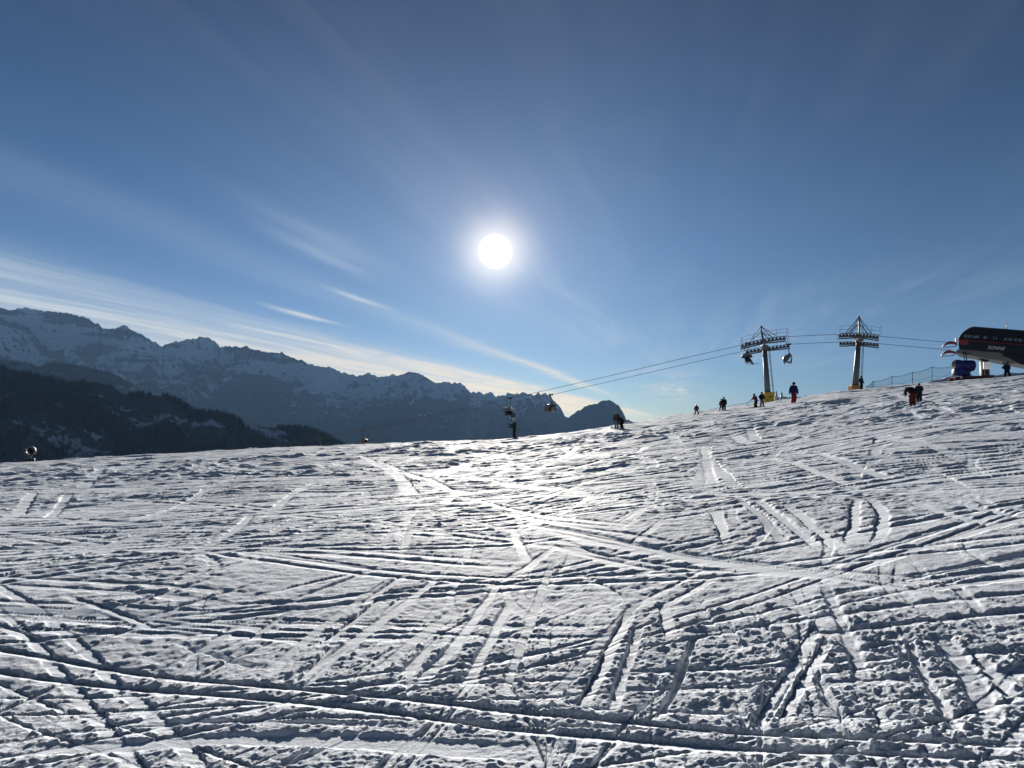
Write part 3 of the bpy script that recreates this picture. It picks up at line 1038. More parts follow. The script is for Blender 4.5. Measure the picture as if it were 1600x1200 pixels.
NEAR_ROPE = [(440, 694), (513, 680), (620, 660), (680, 647.6), (760, 630.5), (833, 614.4), (937, 590.8), (1000, 576), (1080, 557), (1155, 540), (1175, 534.5),
             (1195, 530), (1214, 527.3), (1232, 526), (1270, 524.0), (1310, 522.4), (1326, 521.6), (1342, 521.6), (1358, 523), (1373, 525.2), (1430, 530.5), (1492, 536)]
FAR_ROPE = [(440, 697), (520, 681.6), (564, 674), (680, 651), (786, 632.5), (865, 616), (979, 590), (1080, 567), (1165, 548), (1183, 545), (1200, 542.5),
            (1218, 540), (1234, 538), (1270, 536), (1310, 534.6), (1326, 534), (1342, 534), (1358, 535.2), (1374, 537), (1430, 542), (1486, 547)]


def rope_at(line, X):
    xs = [p[0] for p in line]
    return float(np.interp(X, xs, [p[1] for p in line]))


for line, dep, lab in ((NEAR_ROPE, near_y, 'upper of the two steel ropes, carrying the occupied chairs to the station'),
                       (FAR_ROPE, far_y, 'lower of the two steel ropes, carrying the empty chairs downhill')):
    m = MB()
    pts = []
    for (xa, ya), (xb, yb) in zip(line, line[1:]):
        for k in range(4):
            xx = xa + (xb - xa) * k / 4
            pts.append(at(xx, ya + (yb - ya) * k / 4, dep(xx)))
    pts.append(at(*line[-1], dep(line[-1][0])))
    m.path(pts, 0.034, 6)
    tag(m.build('haul_rope', M_ROPE), lab, 'cable', 'haul ropes of the chairlift')


# ------------------------------------------------------------------ lift towers
def pylon(xc, dep, foot_px, top_px, head_px, peak_px, trains, pad_mat, pad_rows, label, stays):
    x0, y0 = at(xc, 620, dep).x, dep
    root = empty('lift_tower', (x0, y0, gz(x0, y0) - 0.3))
    tag(root, label, 'lift tower', 'steel towers of the chairlift')
    W = Vector(root.location)
    L = lambda X, Y, d_=dep: at(X, Y, d_) - W
    # mast: tapered twelve-sided tube with a flange
    foot, top = L(*foot_px), L(*top_px)
    axis = (top - foot).normalized()
    base = foot - axis * (foot.z / axis.z)
    m = MB()
    m.tube(base, top, 0.48, 0.31, 16)
    m.tube(top - axis * 0.1, top + axis * 0.12, 0.46, 0.46, 16)
    m.tube(base + (top - base) * 0.55, base + (top - base) * 0.565, 0.44, 0.44, 16)
    m.build('mast', M_STEEL, root, True)
    # padding round the foot
    zt, zb = L(xc, pad_rows[0]).z, -0.05
    m = MB()
    cx_ = (base + axis * (zt * 0.5 / axis.z)).x
    m.box((cx_, -0.1, (zt + zb) / 2), (1.5, 1.45, zt - zb), None, 0.12)
    pad = m.build('foot_padding', pad_mat, root)
    if pad_mat is M_YELLOW:
        m = MB()
        m.box((cx_ + 0.06, -0.1 - 0.735, zt - 0.68), (0.42, 0.03, 0.14), None, 0.008)
        m.build('sign_plate', M_DSTEEL, pad)
    # crossarm between the two wheel trains
    head = L(*head_px)
    hn, hf = L(head_px[0], head_px[1], near_y(xc)), L(head_px[0], head_px[1], far_y(xc))
    arm = (hf - hn).normalized()
    arm.z = 0
    hn.z, hf.z = L(xc, rope_at(NEAR_ROPE, xc) + 3, near_y(xc)).z, L(xc, rope_at(FAR_ROPE, xc) + 3, far_y(xc)).z
    m = MB()
    m.tube(hn - arm * 0.2, hf + arm * 0.2, 0.22, 0.22, 12)
    m.box(head + Vector((0, 0, -0.12)), (0.9, 1.1, 0.5), None, 0.05)
    m.build('crossarm', M_STEEL, root)
    # lifting frame on top
    peak = L(*peak_px)
    pn, pf = L(peak_px[0], peak_px[1], near_y(xc)), L(peak_px[0], peak_px[1], far_y(xc))
    pn.z = pf.z = peak.z
    m = MB()
    for q_ in (hn, hf):
        m.tube(head.lerp(q_, 0.45) + Vector((0, 0, 0.1)), peak, 0.07, 0.07, 8)
    m.tube(head, peak, 0.16, 0.12, 8)
    m.tube(pn, pf, 0.10, 0.10, 8)
    m.ball(pn, 0.17, 10)
    for (sx, sy) in stays:
        m.tube(pn, L(sx, sy, near_y(sx)), 0.045, 0.045, 6)
        m.tube(pf, L(sx - 2, sy + 4, far_y(sx)), 0.045, 0.045, 6)
    m.build('lifting_frame', M_DSTEEL, root)
    # wheel trains under or over each rope, with a walkway and railings
    for (line, d_, (xl, xr), below) in trains:
        pts = [L(x_, rope_at(line, x_), d_(x_)) for x_ in np.linspace(xl, xr, 9)]
        m = MB()
        off = Vector((0, 0, -0.34 if below else 0.30))
        for a_, b_ in zip(pts[:4], pts[1:5]):
            m.bar(a_ + off, b_ + off, 0.12, 0.22)
        for a_, b_ in zip(pts[4:], pts[5:]):
            m.bar(a_ + off, b_ + off, 0.12, 0.22)
        m.bar(pts[0] + off * 1.8, pts[4] + off * 1.5, 0.10, 0.18)
        m.bar(pts[8] + off * 1.8, pts[4] + off * 1.5, 0.10, 0.18)
        m.bar(pts[4] + off, (hn if d_ is near_y else hf) + Vector((0, 0, 0.1)), 0.28, 0.3)
        train = m.build('wheel_train', M_STEEL, root)
        for k in range(12):
            f = (k + 0.5) / 12 * 8
            i = int(f)
            p = pts[i].lerp(pts[min(i + 1, 8)], f - i) + Vector((0, 0, -0.23 if below else 0.20))
            w_ = MB()
            w_.tube(p + Vector((0, -0.05, 0)), p + Vector((0, 0.05, 0)), 0.20, 0.20, 14)
            w_.tube(p + Vector((0, -0.09, 0)), p + Vector((0, 0.09, 0)), 0.07, 0.07, 8)
            w_.build('wheel', M_RUBBER, train)
        m = MB()
        side = -1 if d_ is near_y else 1
        up = Vector((0, side * 0.55, 0.05))
        wl = [p + up for p in pts]
        for a_, b_ in zip(wl, wl[1:]):
            m.bar(a_, b_, 0.55, 0.04)
            for h_ in (0.5, 1.0):
                m.tube(a_ + Vector((0, side * 0.26, h_)), b_ + Vector((0, side * 0.26, h_)), 0.022, 0.022, 5)
        for k in (0, 2, 4, 6, 8):
            m.tube(wl[k] + Vector((0, side * 0.26, 0)), wl[k] + Vector((0, side * 0.26, 1.0)), 0.025, 0.025, 5)
        for k in (0, 8):
            m.tube(wl[k] + Vector((0, side * 0.26, 1.0)), wl[k] + Vector((0, -side * 0.2, 1.0)), 0.022, 0.022, 5)
            m.tube(wl[k] + Vector((0, -side * 0.2, 0)), wl[k] + Vector((0, -side * 0.2, 1.0)), 0.025, 0.025, 5)
        m.build('walkway', M_STEEL, root)
    # ladder up the right-hand side
    m = MB()
    a_, b_ = base + Vector((0.86, -0.1, 0.5)), top + Vector((0.62, -0.1, 0.0))
    for s in (-0.19, 0.19):
        m.tube(a_ + Vector((0, s, 0)), b_ + Vector((0, s, 0)), 0.035, 0.035, 6)
    nr = int((b_ - a_).length / 0.3)
    for k in range(1, nr):
        c_ = a_.lerp(b_, k / nr)
        m.tube(c_ + Vector((0, -0.19, 0)), c_ + Vector((0, 0.19, 0)), 0.016, 0.016, 5)
        if k % 7 == 3:
            m.tube(c_, c_ - Vector((0.5, 0, 0)), 0.03, 0.03, 5)
    m.build('ladder', M_DSTEEL, root)
    return root


pylon(1199, 112.0, (1199.4, 613), (1194.8, 546), (1194.3, 541), (1189.3, 515),
      [(NEAR_ROPE, near_y, (1157, 1228), True), (FAR_ROPE, far_y, (1165, 1234), True)], M_YELLOW, (613, 630),
      'steel lift tower with bright yellow padding round its foot', [(1174, 529), (1212, 524), (1205, 526)])
pylon(1338, 107.5, (1336.5, 604), (1341.5, 534), (1341.8, 529), (1342.3, 500),
      [(NEAR_ROPE, near_y, (1310, 1373), True), (FAR_ROPE, far_y, (1311, 1373), True)], M_ORANGE, (602, 612),
      'steel lift tower with brown-orange padding, nearer the station', [(1320, 522), (1363, 523), (1355, 524), (1328, 522)])


# ------------------------------------------------------------------ chairs (travel towards +x)
def make_chair(closed):
    root = empty('lift_chair', (0, 0, 0))
    m = MB()
    m.box((0, 0, 0.0), (0.62, 0.20, 0.24), None, 0.05)
    m.box((0.30, 0, 0.12), (0.16, 0.12, 0.22), None, 0.03)
    m.box((-0.30, 0, 0.12), (0.16, 0.12, 0.22), None, 0.03)
    m.build('grip', M_DSTEEL, root)
    m = MB()
    m.path([(0, 0.16, -0.05), (0, 0.20, -0.5), (-0.05, 0.12, -1.0), (-0.10, 0.0, -1.45)], 0.065, 8)
    m.build('hanger', M_STEEL, root, True)
    m = MB()
    m.path([(-0.35, -1.3, -2.75), (-0.45, -1.32, -2.2), (-0.38, -1.25, -1.7), (-0.10, -0.9, -1.48), (-0.10, 0.9, -1.48),
            (-0.38, 1.25, -1.7), (-0.45, 1.32, -2.2), (-0.35, 1.3, -2.75)], 0.05, 8)
    m.tube((-0.35, -1.3, -2.75), (-0.35, 1.3, -2.75), 0.05, 0.05, 8)
    m.box((-0.10, 0, -1.45), (0.32, 0.5, 0.3), None, 0.05)
    m.build('frame', M_DSTEEL, root, True)
    for k in range(6):
        y_ = -1.06 + k * 0.425
        m = MB()
        m.box((0.0, y_, -2.68), (0.52, 0.40, 0.10), Matrix.Rotation(rad(-8), 3, 'Y'), 0.04)
        m.build('seat', M_SEAT, root)
        m = MB()
        m.box((-0.36, y_, -2.30), (0.10, 0.40, 0.66), Matrix.Rotation(rad(-12), 3, 'Y'), 0.04)
        m.build('backrest', M_GREYP if not closed else M_SEAT, root)
    m = MB()
    m.path([(-0.25, -1.2, -2.35), (0.35, -1.2, -2.42), (0.42, -1.15, -2.48), (0.42, 1.15, -2.48), (0.35, 1.2, -2.42), (-0.25, 1.2, -2.35)], 0.03, 6)
    for s in (-0.85, 0.0, 0.85):
        m.path([(0.42, s, -2.48), (0.62, s, -2.85), (0.60, s, -3.10)], 0.025, 6)
        m.tube((0.60, s - 0.25, -3.10), (0.60, s + 0.25, -3.10), 0.025, 0.025, 6)
    m.build('safety_bar', M_DSTEEL, root)
    # the bubble: a curved shell, either over the front or folded up behind
    rows = []
    a0, a1 = (rad(-42), rad(112)) if closed else (rad(18), rad(172))
    cx_, cz_, R_ = (-0.05, -2.30, 0.92) if closed else (-0.16, -2.16, 0.80)
    for i in range(13):
        a_ = a0 + (a1 - a0) * i / 12
        row = []
        for j in range(9):
            f = -1 + 2 * j / 8
            rr = R_ * (1 - 0.10 * abs(f) ** 3)
            row.append((cx_ + rr * math.cos(a_), 1.34 * f, cz_ + rr * 0.88 * math.sin(a_)))
        rows.append(row)
    m = MB()
    m.sheet(rows, 0.03)
    m.build('bubble', M_BUBBLE, root, True)
    for s in (-1, 1):
        side = [(cx_ + R_ * 0.9 * math.cos(a0 + (a1 - a0) * i / 12), cz_ + R_ * 0.79 * math.sin(a0 + (a1 - a0) * i / 12)) for i in range(13)]
        m = MB()
        m.prism(side, 'y', s * 1.35 - 0.012, s * 1.35 + 0.012)
        m.build('side_screen', M_SCREEN, root)
    return root


chair_closed = make_chair(True)
chair_open = make_chair(False)


def place_chair(src, X, near, face, label, tilt=0.0):
    line, dep = (NEAR_ROPE, near_y) if near else (FAR_ROPE, far_y)
    src_used = src.get('label') is not None
    o = copy_tree(src) if src_used else src
    o.location = at(X, rope_at(line, X), dep(X))
    o.rotation_euler = (0, 0, ROPE_YAW + (0 if face > 0 else math.pi))
    tag(o, label, 'lift chair', 'chairs hanging from the lift ropes')
    return o


CH = {}
CH['up_low'] = place_chair(chair_open, 797, True, 1, 'occupied lift chair hanging above the person in the dark green jacket')
place_chair(chair_closed, 861, False, -1, 'pale empty lift chair hanging in front of the jagged rock ridge end')
place_chair(chair_closed, 568, False, -1, 'pale empty lift chair just clearing the snow crest left of centre')
place_chair(chair_closed, 501, False, -1, 'faintest lift chair, half sunk behind the crest before the wooded hill')
CH['up_top'] = place_chair(chair_open, 1169, True, 1, 'occupied lift chair arriving at the left side of the yellow padded tower')
place_chair(chair_closed, 1232, False, -1, 'empty lift chair with closed bubble right of the yellow padded tower')


# ------------------------------------------------------------------ top station
def build_station():
    th = ROPE_YAW
    c0 = at(1499, 545, 98.0)
    root = empty('lift_station', (c0.x, c0.y, gz(c0.x, c0.y) - 0.4), th)
    tag(root, 'dark lift station with curved nose and the white word SONNE', 'lift station')
    z0 = root.location.z
    S = 98.0 / F                      # metres per photo pixel here
    H = lambda Y: EYE + (HORIZON - Y) * S - z0

    def T(X, yy=0.0):                  # distance along the building at which column X is met
        k = (X - 800.0) / F
        return (k * (c0.y + yy * math.cos(th)) - c0.x + yy * math.sin(th)) / (math.cos(th) - k * math.sin(th))

    def Hx(X, Y, yy=0.0):
        y_ = c0.y + T(X, yy) * math.sin(th) + yy * math.cos(th)
        return EYE + (HORIZON - Y) * y_ / F - z0
    LEN = 30.0
    zr1 = Hx(1600, 516.5)
    zr0 = Hx(1524, 510.5)
    slope = (zr1 - zr0) / (T(1600) - T(1524))
    roofz = lambda t: zr0 + slope * (t - T(1524))
    belly = lambda t: Hx(1500, 545) + (Hx(1600, 553) - Hx(1500, 545)) * t / T(1600)
    under = lambda t: Hx(1500, 552) + (Hx(1600, 569) - Hx(1500, 552)) * t / T(1600)
    W = 8.0                            # depth of the building
    SL = 0.24 * W                      # the nose is cut aslant in plan
    shift = lambda o_: [(a_ + (SL if a_ < 4 else 0), b_) for a_, b_ in o_]
    # upper hood
    nose = [(T(1499.5), Hx(1499.5, 534)), (T(1501), Hx(1501, 528.6)), (T(1505), Hx(1505, 522.6)), (T(1511), Hx(1511, 517.2)), (T(1518), Hx(1518, 512.8)), (T(1524), zr0)]
    band = [(t, belly(t) + 1.18) for t in (LEN, 20, 10, 5)]
    outline = nose + [(LEN, roofz(LEN))] + [(LEN, belly(LEN) + 1.12)] + [(T(1500), belly(T(1500)) + 1.12)]
    inner = [(a_ + (0.25 if a_ < 1 else 0), b_) for a_, b_ in outline]
    m = MB()
    m.prism(outline, 'y', 0.0, W, shift(outline))
    hood = m.build('hood', M_BLACKC, root)
    m = MB()                            # roof edge trim
    for (a_, b_) in zip(nose, nose[1:] + [(LEN, roofz(LEN))]):
        m.bar((a_[0], -0.03, a_[1] + 0.03), (b_[0], -0.03, b_[1] + 0.03), 0.10, 0.10)
    m.build('roof_edge', M_DSTEEL, root)
    # lower cladding, with the name on it
    m = MB()
    o_ = [(T(1499.6), belly(0) + 1.09), (LEN, belly(LEN) + 1.09), (LEN, belly(LEN)), (T(1501), belly(0.2))]
    m.prism(o_, 'y', -0.05, W + 0.05, shift(o_))
    clad = m.build('side_cladding', M_NAVYC, root)
    m = MB()
    m.prism([(T(1499.2), belly(0) + 1.20), (T(1516), belly(T(1516)) + 1.28), (T(1515), belly(T(1515)) + 0.62), (T(1500.5), belly(0) + 0.55)], 'y', -0.085, -0.052)
    m.bar((T(1517), -0.075, belly(T(1517)) + 1.17), (LEN, -0.075, belly(LEN) + 1.17), 0.05, 0.09)
    m.build('red_stripe', M_REDP, root)
    for (xa, xb) in ((1509, 1513), (1514, 1519), (1520.5, 1522.5), (1524.5, 1533), (1540, 1545), (1555, 1557), (1559, 1561), (1572, 1577), (1579, 1585), (1588, 1592), (1594, 1600), (1603, 1612)):
        ta, tb = T(xa), T(xb)
        m = MB()
        za = belly((ta + tb) / 2) + 1.72
        m.box(((ta + tb) / 2, -0.012, za), (tb - ta, 0.03, 0.34))
        m.build('window', M_GLASS, hood)
    # pale underside
    m = MB()
    o_ = [(T(1494.5), under(0) + 0.1), (T(1500), belly(0.1) - 0.004), (LEN, belly(LEN) - 0.004), (LEN, under(LEN) - 0.1), (T(1516), under(T(1516)))]
    m.prism(o_, 'y', 0.35, W - 0.35, shift(o_))
    m.build('underside', M_GREYP, root)
    # support legs
    for t_ in (T(1539.5, 3.2), T(1539.5, 3.2) + 13.5):
        m = MB()
        m.box((t_, 3.2, (belly(t_)) / 2), (1.0, 0.5, belly(t_)), None, 0.04)
        m.build('support_column', M_BLACKC, root)
    # drive bull wheel under the belly
    m = MB()
    t_ = T(1568)
    m.prism([(t_, belly(t_) - 0.35), (t_ + 0.9, belly(t_) - 0.75), (t_ + 2.0, under(t_ + 2) - 0.05), (LEN, under(LEN) - 0.35), (LEN, belly(LEN) - 0.1), (t_ + 0.7, belly(t_) - 0.15)], 'y', -0.02, 0.33)
    m.tube((t_ + 2.0, 2.0, under(t_) + 0.1), (t_ + 2.0, 2.0, under(t_) - 0.3), 1.5, 1.5, 20)
    m.build('wheel_housing', M_BLACKC, root)
    # guides where the ropes run in
    for (xa, ya, yy) in ((1497.5, 533, -0.3), (1494.5, 547.3, 2.6)):
        p0 = Vector((T(xa, yy), yy, Hx(xa, ya, yy)))
        k = S
        arch = [(0, -2.5), (-3, -1.0), (-8, 0.3), (-12, 0.2), (-16, -2.5), (-19, -6.0), (-20.5, -8.5), (-19.5, -9.0), (-17, -6.8), (-13, -4.6), (-8, -3.8), (-3, -4.4), (0, -5.5)]
        m = MB()
        m.prism([(p0.x + a_ * k, p0.z + b_ * k) for a_, b_ in arch], 'y', yy - 0.28, yy + 0.28)
        guide = m.build('rope_guide', M_REDP, root)
        m = MB()
        m.tube((p0.x - 21.5 * k, yy, p0.z - 8.8 * k), (p0.x - 2.5 * k, yy, p0.z - 8.4 * k), 0.045, 0.045, 8)
        m.tube((p0.x - 2.5 * k, yy, p0.z - 8.4 * k), (p0.x + 1.0 * k, yy, p0.z - 4.5 * k), 0.05, 0.05, 8)
        m.build('guide_rail', M_DSTEEL, guide)
    # bright control cabinet, its stand, and a pale pole against the column
    t_ = T(1542)
    m = MB()
    m.box((t_, -0.6, Hx(1542, 571.5)), (0.78, 0.35, 0.9), None, 0.03)
    cab = m.build('control_cabinet', M_WHITE, root)
    m = MB()
    for s in (-0.25, 0.25):
        m.tube((t_ + s, -0.6, Hx(1542, 590) - 0.3), (t_ + s, -0.6, Hx(1542, 576)), 0.05, 0.05, 8)
    m.build('cabinet_stand', M_STEEL, cab)
    m = MB()
    m.tube((T(1532.6), -0.4, Hx(1532.6, 584) - 2), (T(1533.8), -0.4, Hx(1533.8, 562)), 0.09, 0.09, 8)
    m.build('pale_pole', M_WHITE, root, True)
    # access ladder under the nose
    m = MB()
    for xo in (0, 3.6):
        m.tube((T(1508 + xo), 0.3, Hx(1508, 549)), (T(1511 + xo), 0.3, Hx(1511, 563) - 0.6), 0.05, 0.05, 6)
    for k in range(6):
        y_ = 550 + k * 2.4
        m.tube((T(1508.3 + k * 0.5), 0.3, Hx(1508, y_)), (T(1511.9 + k * 0.5), 0.3, Hx(1508, y_)), 0.025, 0.025, 5)
    m.tube((T(1507), 0.25, Hx(1512, 551.5)), (T(1519), 0.25, Hx(1519, 552.5)), 0.06, 0.06, 6)
    m.build('nose_ladder', M_DSTEEL, root)
    m = MB()
    m.box((T(1497.6), -0.2, Hx(1497.6, 531.5)), (0.35, 0.3, 0.42), None, 0.06)
    m.build('nose_lamp', M_WHITE, root)
    m = MB()
    zz = roofz(T(1579))
    m.tube((T(1578.4), 0.8, zz - 0.05), (T(1579.6), 0.8, zz + 0.98), 0.065, 0.055, 8)
    m.build('antenna', M_WHITE, root, True)
    # the name in white italics
    cu = bpy.data.curves.new('lettering', 'FONT')
    cu.body = 'SONNE'
    cu.shear = 0.28
    cu.size = 0.86
    cu.extrude = 0.012
    cu.offset = 0.012
    cu.align_x = 'CENTER'
    tmp = bpy.data.objects.new('lettering', cu)
    COL.objects.link(tmp)
    dg = bpy.context.evaluated_depsgraph_get()
    me = bpy.data.meshes.new_from_object(tmp.evaluated_get(dg))
    bpy.data.objects.remove(tmp)
    me.materials.append(M_LETTER)
    o = bpy.data.objects.new('lettering', me)
    COL.objects.link(o)
    o.parent = clad
    tt = T(1558.3)
    wd = max(v_.co.x for v_ in me.vertices) - min(v_.co.x for v_ in me.vertices)
    sc_ = (T(1572) - T(1544.5)) / wd
    o.scale = (sc_, sc_, sc_)
    ang_ = math.atan((belly(10) - belly(0)) / 10)
    o.rotation_euler = (math.pi / 2, -ang_, 0)
    o.location = (tt, -0.068, belly(tt) + 0.30)
    return root


build_station()


def bank(pts, dep, h_back, label):
    """a low ridge of pushed-up snow along photo columns"""
    rows = []
    n = 60
    xs = np.linspace(pts[0][0], pts[-1][0], n)
    ys = np.interp(xs, [p[0] for p in pts], [p[1] for p in pts])
    R0, R1, R2, R3, R4 = [], [], [], [], []
    for i, (X_, Y_) in enumerate(zip(xs, ys)):
        p = at(X_, Y_, dep)
        p.z += 0.10 * math.sin(i * 0.9) * math.sin(i * 0.37)
        g = gz(p.x, p.y)
        R0.append((p.x, p.y - 1.9, min(g, p.z) - 1.0))
        R1.append((p.x, p.y - 0.75, p.z * 0.6 + min(g, p.z - 0.5) * 0.4))
        R2.append((p.x, p.y, p.z))
        R3.append((p.x, p.y + 1.2, p.z - 0.12))
        R4.append((p.x, p.y + 4.0, min(g, p.z) - 1.0))
    me_rows = np.array([R0, R1, R2, R3, R4])
    o = grid_object('snow_bank', me_rows, M_SNOWB)
    tag(o, label, None, None, 'structure')


bank([(1440, 601), (1462, 594), (1486, 588), (1510, 588), (1545, 586.5), (1580, 583.5), (1640, 581), (1800, 574)], 92.0, 0, 'low shadowed snow bank in front of the station')
bank([(1204, 629), (1214, 621), (1230, 620.5), (1262, 620.3), (1290, 617), (1310, 614)], 116.0, 0, 'low shadowed snow bank behind the yellow padded tower')


# ------------------------------------------------------------------ snow guns
def snow_gun_side():
    x0, y0 = at(1507, 590, 80.0).x, 80.0
    k = y0 / F
    g = at(1507, 592.5, y0).z
    # sled
    root = empty('red_sled', at(1518, 592.5, y0 + 0.2))
    tag(root, 'long red transport sled under the blue snow gun', 'sled')
    m = MB()
    for s in (-0.5, 0.5):
        m.box((0, s, 0.02), (62 * k, 0.12, 0.34), Matrix.Rotation(rad(-3.5), 3, 'Y'), 0.03)
    m.build('runner', M_REDP, root)
    m = MB()
    m.box((0, 0, 0.26), (60 * k, 1.15, 0.10), Matrix.Rotation(rad(-3.5), 3, 'Y'), 0.02)
    m.build('deck', M_REDP, root)
    m = MB()
    m.tube((-21 * k, -0.58, 0.0), (-21 * k, -0.58, 0.30), 0.10, 0.10, 10)
    m.build('hitch_plate', M_WHITE, root)
    zt = root.location.z + 0.30
    gun = empty('snow_gun', (x0, y0 + 0.2, zt))
    tag(gun, 'fan snow gun wrapped in a blue cover on the red sled', 'snow gun', 'fan snow guns on the piste')
    L = lambda X, Y: Vector((at(X, Y, y0).x - x0, 0, at(X, Y, y0).z - zt))
    m = MB()
    a_, b_ = L(1493, 569.5), L(1523, 571.5)
    ax = (b_ - a_).normalized()
    prof = [(0.00, 0.40), (0.05, 0.52), (0.30, 0.54), (0.36, 0.50), (0.55, 0.53), (0.85, 0.58), (0.97, 0.56), (1.0, 0.44)]
    pts = [a_.lerp(b_, t) for t, _ in prof]
    m.path(pts, [r_ for _, r_ in prof], 18)
    m.build('barrel_cover', M_BLUEC, gun, True)
    m = MB()
    m.tube(a_ - ax * 0.05, a_ + ax * 0.02, 0.42, 0.42, 18)
    m.build('outlet_ring', M_DSTEEL, gun)
    m = MB()
    m.box(L(1503, 582.0), (1.45, 0.95, 0.72), Matrix.Rotation(rad(4), 3, 'Y'), 0.16)
    m.ball(L(1501, 577.5), (0.62, 0.5, 0.3), 14)
    m.build('base_cover', M_BLUEC, gun, True)
    m = MB()
    m.tube(L(1512, 577), L(1516, 589), 0.05, 0.05, 8)
    m.tube(L(1515, 577), L(1520, 589), 0.04, 0.04, 8)
    m.tube(L(1511, 579), L(1519, 580.5), 0.06, 0.06, 8)
    m.build('swivel_stand', M_STEEL, gun)


snow_gun_side()


def snow_gun_front():
    y0 = 66.0
    c = at(47.5, 704.5, y0)
    g = gz(c.x, c.y) - 0.1
    root = empty('snow_gun', (c.x, c.y, g), rad(26))
    tag(root, 'lone fan snow gun seen from the front at the far left crest', 'snow gun', 'fan snow guns on the piste')
    h = c.z - g
    R_ = 7.4 * y0 / F
    m = MB()
    pts = [(0, -0.45, h), (0, -0.42, h), (0, -0.1, h + 0.01), (0, 0.4, h + 0.02), (0, 0.75, h + 0.03)]
    m2 = MB()
    n = 24
    rings = [(-0.45, R_, R_ * 0.74), (0.8, R_ * 0.9, R_ * 0.84)]
    for (ya, ro, ri), (yb, so, si) in zip(rings, rings[1:]):
        for k in range(n):
            a0, a1 = 2 * math.pi * k / n, 2 * math.pi * (k + 1) / n
            P = lambda r_, a_, y_: (r_ * math.cos(a_), y_, h + r_ * math.sin(a_))
            v = [m.bm.verts.new(q) for q in (P(ro, a0, ya), P(ro, a1, ya), P(so, a1, yb), P(so, a0, yb), P(ri, a0, ya), P(ri, a1, ya), P(si, a1, yb), P(si, a0, yb))]
            m.bm.faces.new((v[0], v[1], v[2], v[3]))
            m.bm.faces.new((v[7], v[6], v[5], v[4]))
            m.bm.faces.new((v[4], v[5], v[1], v[0]))
            m.bm.faces.new((v[3], v[2], v[6], v[7]))
    bmesh.ops.remove_doubles(m.bm, verts=m.bm.verts[:], dist=1e-4)
    m.build('fan_housing', M_GREYP, root, True)
    m2.bm.free()
    m = MB()
    m.ball((0, 0.1, h), (0.13, 0.2, 0.13), 12)
    for k in range(8):
        a_ = 2 * math.pi * k / 8
        m.box((0.22 * math.cos(a_), 0.2, h + 0.22 * math.sin(a_)), (0.30, 0.02, 0.10), Matrix.Rotation(-a_, 3, 'Y') @ Matrix.Rotation(0.5, 3, 'X'))
    m.build('fan', M_DSTEEL, root)
    m = MB()
    m.path([(-R_ - 0.05, 0.1, h - 0.05), (-R_ * 0.8, 0.1, h - R_ * 0.8), (0, 0.1, h - R_ - 0.06), (R_ * 0.8, 0.1, h - R_ * 0.8), (R_ + 0.05, 0.1, h - 0.05)], 0.04, 8)
    m.tube((0, 0.1, h - R_ - 0.05), (0, 0.1, h - R_ - 0.3), 0.09, 0.09, 10)
    m.build('yoke', M_STEEL, root)
    m = MB()
    m.box((-0.02, 0.1, max(0.25, (h - R_ - 0.28) * 0.5)), (0.72, 0.5, max(0.4, h - R_ - 0.2)), None, 0.06)
    for s in (-1, 1):
        m.tube((0, 0.1, 0.25), (s * 0.6, -0.4, 0.0), 0.05, 0.05, 8)
    m.tube((0, 0.1, 0.25), (0, 0.8, 0.0), 0.05, 0.05, 8)
    m.build('carriage', M_DSTEEL, root)


snow_gun_front()


# ------------------------------------------------------------------ safety net and rope
def safety_net():
    dep = 88.0
    posts = [(1354, 602.5, 609), (1364, 595, 607.5), (1393.3, 587.3, 605.5), (1425.3, 581, 601), (1456, 572.5, 595.5), (1489, 571.5, 590), (1515, 569, 588)]
    c = at(1410, 604, dep)
    root = empty('safety_net_fence', c)
    tag(root, 'sagging blue-grey safety net on thin posts left of the station', 'fence')
    Lc = lambda X, Y: at(X, Y, dep) - c
    for (X_, yt, yb) in posts:
        m = MB()
        m.tube(Lc(X_, yb) - Vector((0, 0, 0.5)), Lc(X_ + 0.4, yt), 0.042, 0.034, 8)
        m.build('post', M_POLE, root, True)
    m = MB()
    for (a_, b_) in zip(posts, posts[1:]):
        top = lambda t: Lc(a_[0] + (b_[0] - a_[0]) * t, a_[1] + (b_[1] - a_[1]) * t + 2.3 * math.sin(math.pi * t)) + Vector((0, 0, -0.06))
        bot = lambda t: Lc(a_[0] + (b_[0] - a_[0]) * t, a_[2] - 1.0 + (b_[2] - a_[2]) * t + 0.6 * math.sin(math.pi * t))
        mid = lambda t: top(t).lerp(bot(t), 0.62 + 0.16 * math.sin(math.pi * t))
        n = max(6, int((b_[0] - a_[0]) * dep / F / 0.16))
        for f_, r_ in ((top, 0.022), (mid, 0.013), (bot, 0.015)):
            m.path([f_(i / 8) for i in range(9)], r_, 4)
        hgt = 10
        for i in range(-hgt, n):
            for up in (1, -1):
                pts = []
                for j in range(hgt + 1):
                    ii = i + j
                    if 0 <= ii <= n:
                        t = ii / n
                        q = j / hgt if up > 0 else 1 - j / hgt
                        pts.append(top(t).lerp(bot(t), q))
                if len(pts) > 1:
                    m.path(pts, 0.0045, 3)
    m.build('net', M_NET, root)


safety_net()


